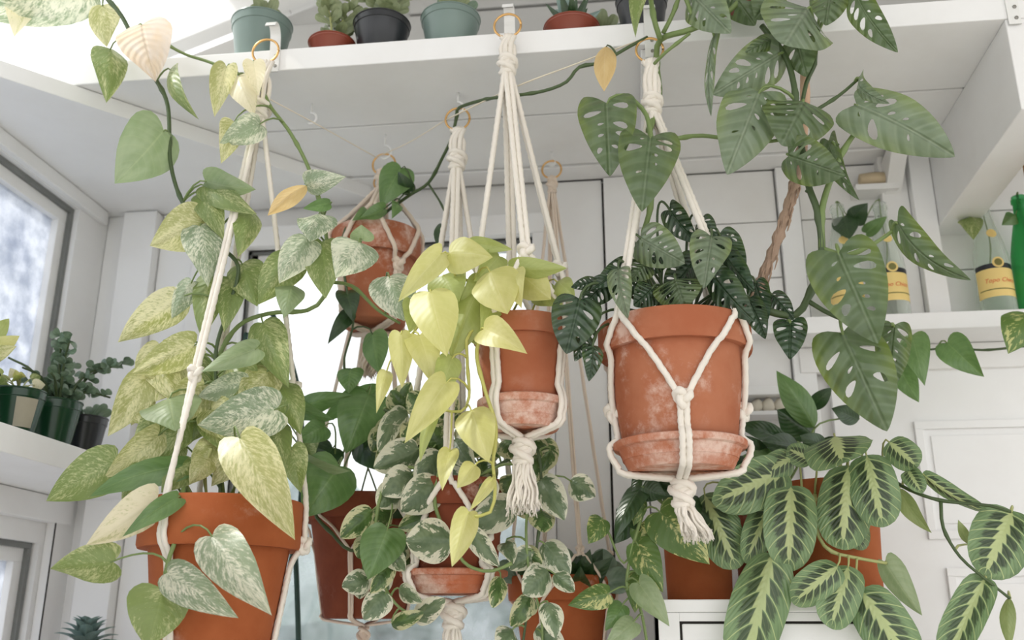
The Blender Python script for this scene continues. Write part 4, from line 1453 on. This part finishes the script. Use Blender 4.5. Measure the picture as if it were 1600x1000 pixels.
grow(pB, '''
619 644 591 706 32 j 4
636 643 599 663 32 j 4
654 702 584 732 52 j 5
688 707 648 753 41 j 5
691 704 669 662 50 J 4
645 742 597 774 50 j 6
628 756 590 792 45 j 5
685 753 627 800 58 j 9 0
686 801 622 825 41 J 7
705 845 634 845 67 j 10 0
582 798 532 840 41 J 6
804 788 732 824 54 j 7
732 827 780 885 32 j 9
575 905 534 917 38 j 8
604 926 568 968 43 j 8
610 881 578 927 32 J 6
623 919 659 941 26 j 8
647 968 696 936 35 j 8
612 976 663 957 26 J 7
783 902 770 950 28 J 7
846 750 882 813 50 j 6
891 751 930 776 41 j 5
845 798 850 832 39 J 6
833 860 796 890 35 j 7
850 849 890 899 45 j 6
856 892 817 928 48 j 7
866 896 898 924 28 j 6
857 941 868 997 36 j 7
827 932 798 979 32 J 6
801 983 779 1012 39 j 6
837 983 883 1012 39 j 6
847 713 816 754 43 J 3
814 789 839 813 28 J 4
861 703 847 737 30 J 3
642 642 610 610 39 J 2
670 642 638 613 43 J 2
701 653 689 607 43 J 2
727 657 746 703 41 J 3
662 658 630 692 43 J 3
710 687 742 733 39 j 3
642 689 606 711 39 J 2
762 689 733 713 39 J 2
788 688 817 722 43 J 3
612 698 583 732 39 J 2
699 737 721 783 45 j 5
744 747 769 793 48 j 5
614 799 583 813 39 J 4
581 838 559 872 37 J 4
603 858 632 892 32 j 5
734 702 753 668 39 J 2
676 717 654 773 39 J 4
789 848 801 882 28 j 6
806 743 787 772 37 J 4
836 939 811 959 30 J 5
816 859 847 881 28 J 4
613 643 642 597 37 J 1
659 644 670 681 29 j -1.3
672 769 713 784 32 J 0.1
665 762 709 774 31 J -3.0
677 718 650 757 37 J 0.2
684 684 710 715 31 D 0.2
602 671 581 706 36 J -1.9
750 690 782 714 36 J -3.6
716 770 714 815 35 J 1.0
649 688 682 718 31 J -1.8
747 719 777 746 36 J -2.6
746 751 788 775 31 J -3.8
774 755 731 772 38 J -2.4
680 651 662 696 37 J -2.5
648 692 683 714 38 J -1.1
691 694 709 737 38 D -3.5
845 689 872 715 29 J -1.0
843 715 838 759 31 J -3.4
732 738 745 786 33 J -1.8
723 661 731 705 32 J -1.5
608 666 633 695 30 J -3.3
613 760 605 809 32 J -1.5
623 660 583 686 37 J -2.5
718 756 739 792 30 J -2.3
698 699 666 723 34 J -3.8
825 648 782 662 29 J -0.6
716 696 728 736 36 J 0.6
603 753 645 776 36 J -1.2
820 658 802 695 37 j 0.6
710 641 692 674 34 J -1.0
635 681 607 714 28 J 0.1
621 706 637 750 31 J -0.2
814 686 859 705 36 J -1.4
708 750 684 778 37 J -0.8
832 697 870 719 32 J -3.1
578 839 597 877 35 j 1.5
638 795 678 816 33 j 1.2
589 882 607 923 36 j 1.0
566 889 562 936 34 j 1.9
664 874 653 914 29 j 2.1
639 796 674 811 34 J 1.9
673 804 642 835 35 J 2.2
672 802 657 838 30 J 2.8
623 871 659 888 35 J 1.5
630 839 622 886 34 J 1.5
''', 1.64, st, cB, M['stem'], .08)

# ------------------------------------------------------------------ dark rosettes in the orange pot low in the middle
rg = random.Random(21)
for (dx, dy, sc) in ((-.05, -.03, 1.0), (.035, -.04, 1.15), (0, .03, 1.1), (.07, .0, .8)):
    c = cF + Vector((dx, dy, .012))
    for i in range(15):
        a = i * 2.4
        d = Vector((math.cos(a), math.sin(a), .18 + .1 * i))
        rleaf(pF, c + d.normalized() * .008, d, sc * (.078 - .001 * i), sc * .042, 'D' if i % 4 else 'k', 0, .12, -.35)

# ------------------------------------------------------------------ swiss cheese plant
sd = M['stem_dark']
YM = 1.47
st = [S(pD, [(1120, 480, 1.49), (1165, 468, 1.46), (1200, 486, 1.45), (1243, 492, 1.45), (1262, 466, 1.45), (1276, 430, 1.45), (1284, 388, 1.45), (1277, 330, 1.45), (1262, 285, 1.45), (1248, 200, 1.45), (1240, 130, 1.45), (1225, 85, 1.45), (1190, 40, 1.45)], .0062, sd, YM, .8),
      S(pD, [(1284, 388), (1284, 330), (1298, 280), (1318, 235), (1345, 195)], .0058, M['stem'], 1.45, .7),
      S(pD, [(1262, 470), (1300, 492), (1345, 505), (1392, 508)], .004, sd, 1.45),
      S(pD, [(1050, 480, 1.5), (1012, 440, 1.5), (1004, 375, 1.47), (1014, 335, 1.45), (1020, 290, 1.44), (1018, 230, 1.43), (1010, 180, 1.43), (985, 152, 1.43)], .0048, M['stem'], 1.45, .8),
      S(pD, [(1014, 205, 1.45), (1030, 150, 1.497), (1026, 100, 1.497), (1032, 62, 1.47), (1080, 46, 1.44), (1135, 20, 1.45), (1165, -10, 1.45)], .006, M['stem'], 1.44, .8),
      S(pD, [(1032, 62, 1.46), (1022, 30, 1.44), (1014, -20, 1.44)], .005, M['stem'], 1.44, .9),
      S(pD, [(1036, 52, 1.46), (1052, 20, 1.45), (1066, -20, 1.45)], .004, M['stem'], 1.44, .9),
      S(pD, [(1090, 40, 1.44), (1078, 15, 1.44), (1066, -20, 1.44)], .004, M['stem'], 1.44, .9),
      S(pD, [(1022, 100, 1.47), (1040, 82, 1.45), (1078, 52, 1.44)], .003, M['stem'], 1.44, .9),
      S(pD, [(1025, 215, 1.43), (1060, 216, 1.44), (1098, 212, 1.45), (1180, 222, 1.45), (1245, 215, 1.45)], .004, M['stem'], 1.44),
      S(pD, [(1275, 60, 1.46), (1272, 100, 1.46), (1260, 130, 1.46), (1250, 180, 1.46)], .0045, sd, 1.46),
      S(pD, [(1284, 388, 1.45), (1325, 398, 1.44), (1370, 378, 1.43), (1406, 352, 1.43)], .004, M['stem'], 1.44),
      S(pD, [(1262, 180, 1.45), (1310, 150, 1.45), (1345, 120, 1.45)], .0035, sd, 1.45),
      S(pD, [(1245, 490, 1.45), (1232, 500, 1.45), (1225, 510, 1.45)], .003, sd, 1.45),
      S(pD, [(1260, 300, 1.45), (1300, 240, 1.45), (1310, 225, 1.45)], .003, sd, 1.45)]
grow(pD, '''
948 161 953 276 88 a 5 0 .1
1016 215 1003 331 92 a 7 0 .1
1186 144 1136 273 96 A 5 0 .1
1218 84 1113 148 74 A 4 0
1262 12 1226 70 122 A 6 0 .15
1336 -12 1403 82 46 a 5 25
1256 158 1221 227 108 a 6 0 .15
1338 163 1492 245 86 A 5 -12 .12 .35
1342 122 1390 162 24 A 4 30 .25
1232 244 1320 274 70 a 6 0
1295 220 1343 313 30 a 3 30
1310 396 1372 537 108 a 7 0 .1
1316 520 1386 674 106 a 6 0 .1
1397 508 1391 612 52 a 2 10
1402 348 1517 438 44 a 5 30 .2
1235 503 1234 562 50 b 2 0
1008 -22 993 59 30 g 5 20
1082 -8 1142 52 68 A 3 0
1207 62 1164 82 26 a 2
1116 54 1111 182 16 A 4 45
1130 -30 1180 40 60 a 2 0
1210 -20 1180 30 60 a 3
1240 40 1260 120 60 a 1
1175 190 1150 260 50 a 1
1300 -20 1290 40 60 a 2
''', YM, st, None, M['stem'], .16, pr=.0026)
grow(pD, '''
1000 372 1070 412 66 A 7 0
1112 370 1100 452 62 A 7 0
1046 328 1090 380 40 b 3 20
1094 344 1120 372 32 b 2
1124 366 1163 434 50 b 5
1130 395 1179 456 36 b 5 25
1055 436 1070 482 76 a 9 0
1115 432 1178 502 50 b 8 15
966 420 981 498 38 A 9 10
976 415 926 452 36 b 6
906 467 885 553 76 b 11 0
921 515 898 565 30 b 9
926 540 920 596 32 b 9
1008 412 984 440 40 a 6
930 440 892 449 22 b 6
1180 440 1200 500 34 b 2
1205 460 1240 500 34 b 2
1020 450 990 478 44 b 7
1090 400 1060 440 44 b 4
1150 440 1130 490 40 b 6
1075 420 1040 460 50 b 3
1000 430 960 460 44 b 4
1140 370 1110 400 40 b 1
1030 390 1010 430 44 b 3
950 440 910 480 44 b 5
1170 470 1196 530 36 b 4
''', 1.49, [], cD + Vector((0, 0, .015)), sd, .1, pr=.0024)

# stick that the plant climbs
stick = thing('wooden_stake', 'pale peeled stick with shaggy bark below, standing behind the swiss cheese plant', 'stick', at(1150, 520, 1.515))
sp = smooth_path([at(1256, 40, 1.50), at(1257, 110, 1.50), at(1258, 165, 1.50), at(1254, 232, 1.505)], .02)
MB().tube([p - stick.location for p in sp], [.0078 + .0008 * math.sin(i * 1.3) for i in range(len(sp))], 10).build('peeled_top', M['stake'], stick, smooth=True)
sp = smooth_path([at(1254, 230, 1.505), at(1240, 295, 1.505), at(1213, 380, 1.51), at(1184, 450, 1.515), at(1150, 520, 1.515)], .008)
mb = MB().tube([p - stick.location for p in sp], [.0085 + .0016 * math.sin(i * 1.7) for i in range(len(sp))], 12, twist=60, lobes=5, amp=.14)
for i in range(40):
    p = sp[rg.randrange(len(sp) - 3)] - stick.location
    d = Vector((rg.uniform(-1, 1), -abs(rg.uniform(.2, 1)), rg.uniform(-.4, .4))).normalized() * .0085
    e = (sp[2] - sp[0]).normalized()
    mb.tube([p + d * .8, p + d * 1.25 + e * .012, p + d * 1.1 + e * .03], [.0012, .0016, .0006], 5)
mb.build('bark', M['bark'], stick, smooth=True)

# ------------------------------------------------------------------ pothos vine along the ledge
vn = thing('trailing_pothos', 'green pothos vine trailing along the white ledge below the bottles', 'vine', at(1480, 548, 1.87))
st = [S(vn, [(1690, 530, 1.87), (1600, 541), (1535, 547), (1490, 542), (1455, 546), (1425, 545), (1400, 565)], .0028, sd, 1.87)]
grow(vn, '''
1425 524 1445 603 44 G 3 0
1404 574 1436 629 38 G 1 0
1480 536 1538 589 50 G 5 0
1604 490 1575 553 62 o 6 0
''', 1.87, st, None, M['stem'], .2)

# ------------------------------------------------------------------ pots on the cabinet
def cab_pot(name, label, xc, Y, rpx, yt, rbf, mat, band=.2):
    s = px(xc, 900, Y)
    c = at(xc, 900, Y)
    r = rpx * s
    h = at(xc, yt, Y - r).z - CZ
    t = thing(name, label, 'potted plant', (c.x, Y, CZ))
    pot_parts(t, r, r * rbf, h, mat, band)
    return t, Vector((c.x, Y, CZ + h * .85))
pM, cM = cab_pot('potted_prayer_plant', 'orange terracotta pot of prayer plant with striped leaves on the cabinet', 1306, 1.80, 82, 745, .82, M['terra_orange'])
pH, cH = cab_pot('potted_golden_pothos', 'orange terracotta pot of yellow splashed pothos on the left of the cabinet', 1092, 1.79, 58, 830, .86, M['terra_orange'], .15)
pP, cP = cab_pot('potted_peace_lily', 'broad green leafed plant half hidden behind the prayer plant', 1196, 1.91, 50, 790, .8, M['terra_dark'])

st = [S(pP, [(1196, 800), (1240, 740, 1.86), (1272, 670, 1.85)], .003, M['stem'], 1.88)]
grow(pP, '''
1272 668 1213 579 42 L 2 15
1272 682 1214 640 50 l 1
1342 656 1299 638 30 l 1
1232 690 1148 664 30 l 4 15
1200 710 1150 680 26 l 4
1230 720 1160 712 32 L 5
1250 700 1190 690 36 l 5
1215 730 1170 745 36 L 5
1280 700 1330 690 30 l 3
1180 720 1140 740 34 l 4
1265 640 1300 605 24 l 0
''', 1.88, st, cP, M['stem'], .05)

st = [S(pH, [(1085, 840), (1040, 790, 1.70), (1010, 770, 1.66), (1004, 800, 1.64), (985, 870, 1.63), (980, 920, 1.63), (1000, 950, 1.63), (1012, 1010, 1.63)], .0034, M['stem'], 1.7),
      S(pH, [(1060, 840), (1000, 840, 1.66), (975, 880, 1.64), (950, 830, 1.64), (940, 812, 1.64)], .0024, M['stem'], 1.7)]
grow(pH, '''
1001 762 960 846 34 D 2 25
1003 760 1041 776 40 D 2
1031 800 1109 882 76 o 5 0 .1
996 850 1036 926 50 o 3
941 811 919 850 36 o 3
996 895 992 958 36 o 2
998 911 1046 979 42 s 5 0
951 928 887 946 38 o 4
973 945 945 986 32 G 3
991 972 944 1012 36 s 5
1001 780 990 822 26 o 1
985 810 960 850 34 D 0
1020 730 985 770 40 D 0
1060 770 1040 800 40 D 0
1030 745 1065 780 50 D -2
1000 820 1020 870 40 o 1
1075 800 1100 840 50 D -2
975 790 1000 830 36 D -1
1100 790 1080 830 50 D -3
1120 780 1140 830 50 l -3
''', 1.66, st, cH, M['stem'], .09)

st = [S(pM, [(1320, 760), (1370, 740, 1.70), (1420, 765, 1.66), (1470, 782, 1.64), (1545, 790, 1.62), (1580, 800, 1.61)], .0034, sd, 1.7),
      S(pM, [(1470, 782, 1.64), (1474, 825, 1.63), (1500, 870, 1.62), (1540, 905, 1.61), (1578, 935, 1.61)], .003, sd, 1.63),
      S(pM, [(1275, 760, 1.75), (1272, 800, 1.66), (1280, 840, 1.65), (1300, 862, 1.64), (1340, 872, 1.64), (1385, 880, 1.64)], .0036, M['stem_pale'], 1.66),
      S(pM, [(1280, 770, 1.75), (1220, 800, 1.66), (1205, 865, 1.63)], .0028, M['stem_pale'], 1.66)]
grow(pM, '''
1227 737 1112 784 72 M 3 0
1100 772 1152 889 66 M 2 0
1206 784 1164 880 48 M 1 0
1236 759 1232 894 76 M 4 0
1326 727 1316 859 80 M 5 0
1354 711 1380 824 70 M 7 0
1304 682 1317 724 100 M 6 0 .1 .2 6
1389 690 1434 730 46 M 4 0
1441 740 1541 801 24 M 4 30
1404 764 1456 833 26 q 2 20
1419 735 1441 771 30 M 3
1582 798 1536 902 86 M 7 0
1514 850 1497 812 15 q 4
1540 902 1478 1042 56 M 7 10
1576 934 1578 1012 22 q 6 20
1310 884 1238 942 54 M 8 0
1326 884 1298 982 62 M 7 0
1344 922 1428 1042 78 M 8 0
1206 864 1164 1052 86 M 8 0
1383 878 1441 962 40 s 6 15
1240 715 1180 745 44 M 2
1180 760 1150 800 40 M 0
1270 720 1230 700 36 M 2
1340 740 1300 790 50 M 0
1160 745 1120 720 34 l 0
1290 700 1250 680 30 l 0
1255 775 1215 850 50 M -1
1330 800 1345 860 40 M -2
1140 800 1120 850 40 M -1
''', 1.70, st, cM, M['stem_pale'], .12, pr=.0018)

# short pale log on the back wall under the shelf
lg = at(1366, 281, 1.99)
o = MB().tube([Vector((-.033, 0, 0)), Vector((-.03, 0, 0)), Vector((0, 0, .001)), Vector((.032, 0, 0)), Vector((.035, 0, 0))], [.008, .015, .0165, .015, .011], 14, lobes=3, amp=.06, twist=10).build('log', M['driftwood'], None, lg, smooth=True)
tag(o, 'short pale log wedged under the shelf at the back wall, above the bottles', 'log')
lk = MB().box(lg.x - .045, lg.x + .045, 1.972, YB, lg.z - .030, lg.z - .0165)
struct(lk.build('trim_6', M['white2'], bevel=.001))
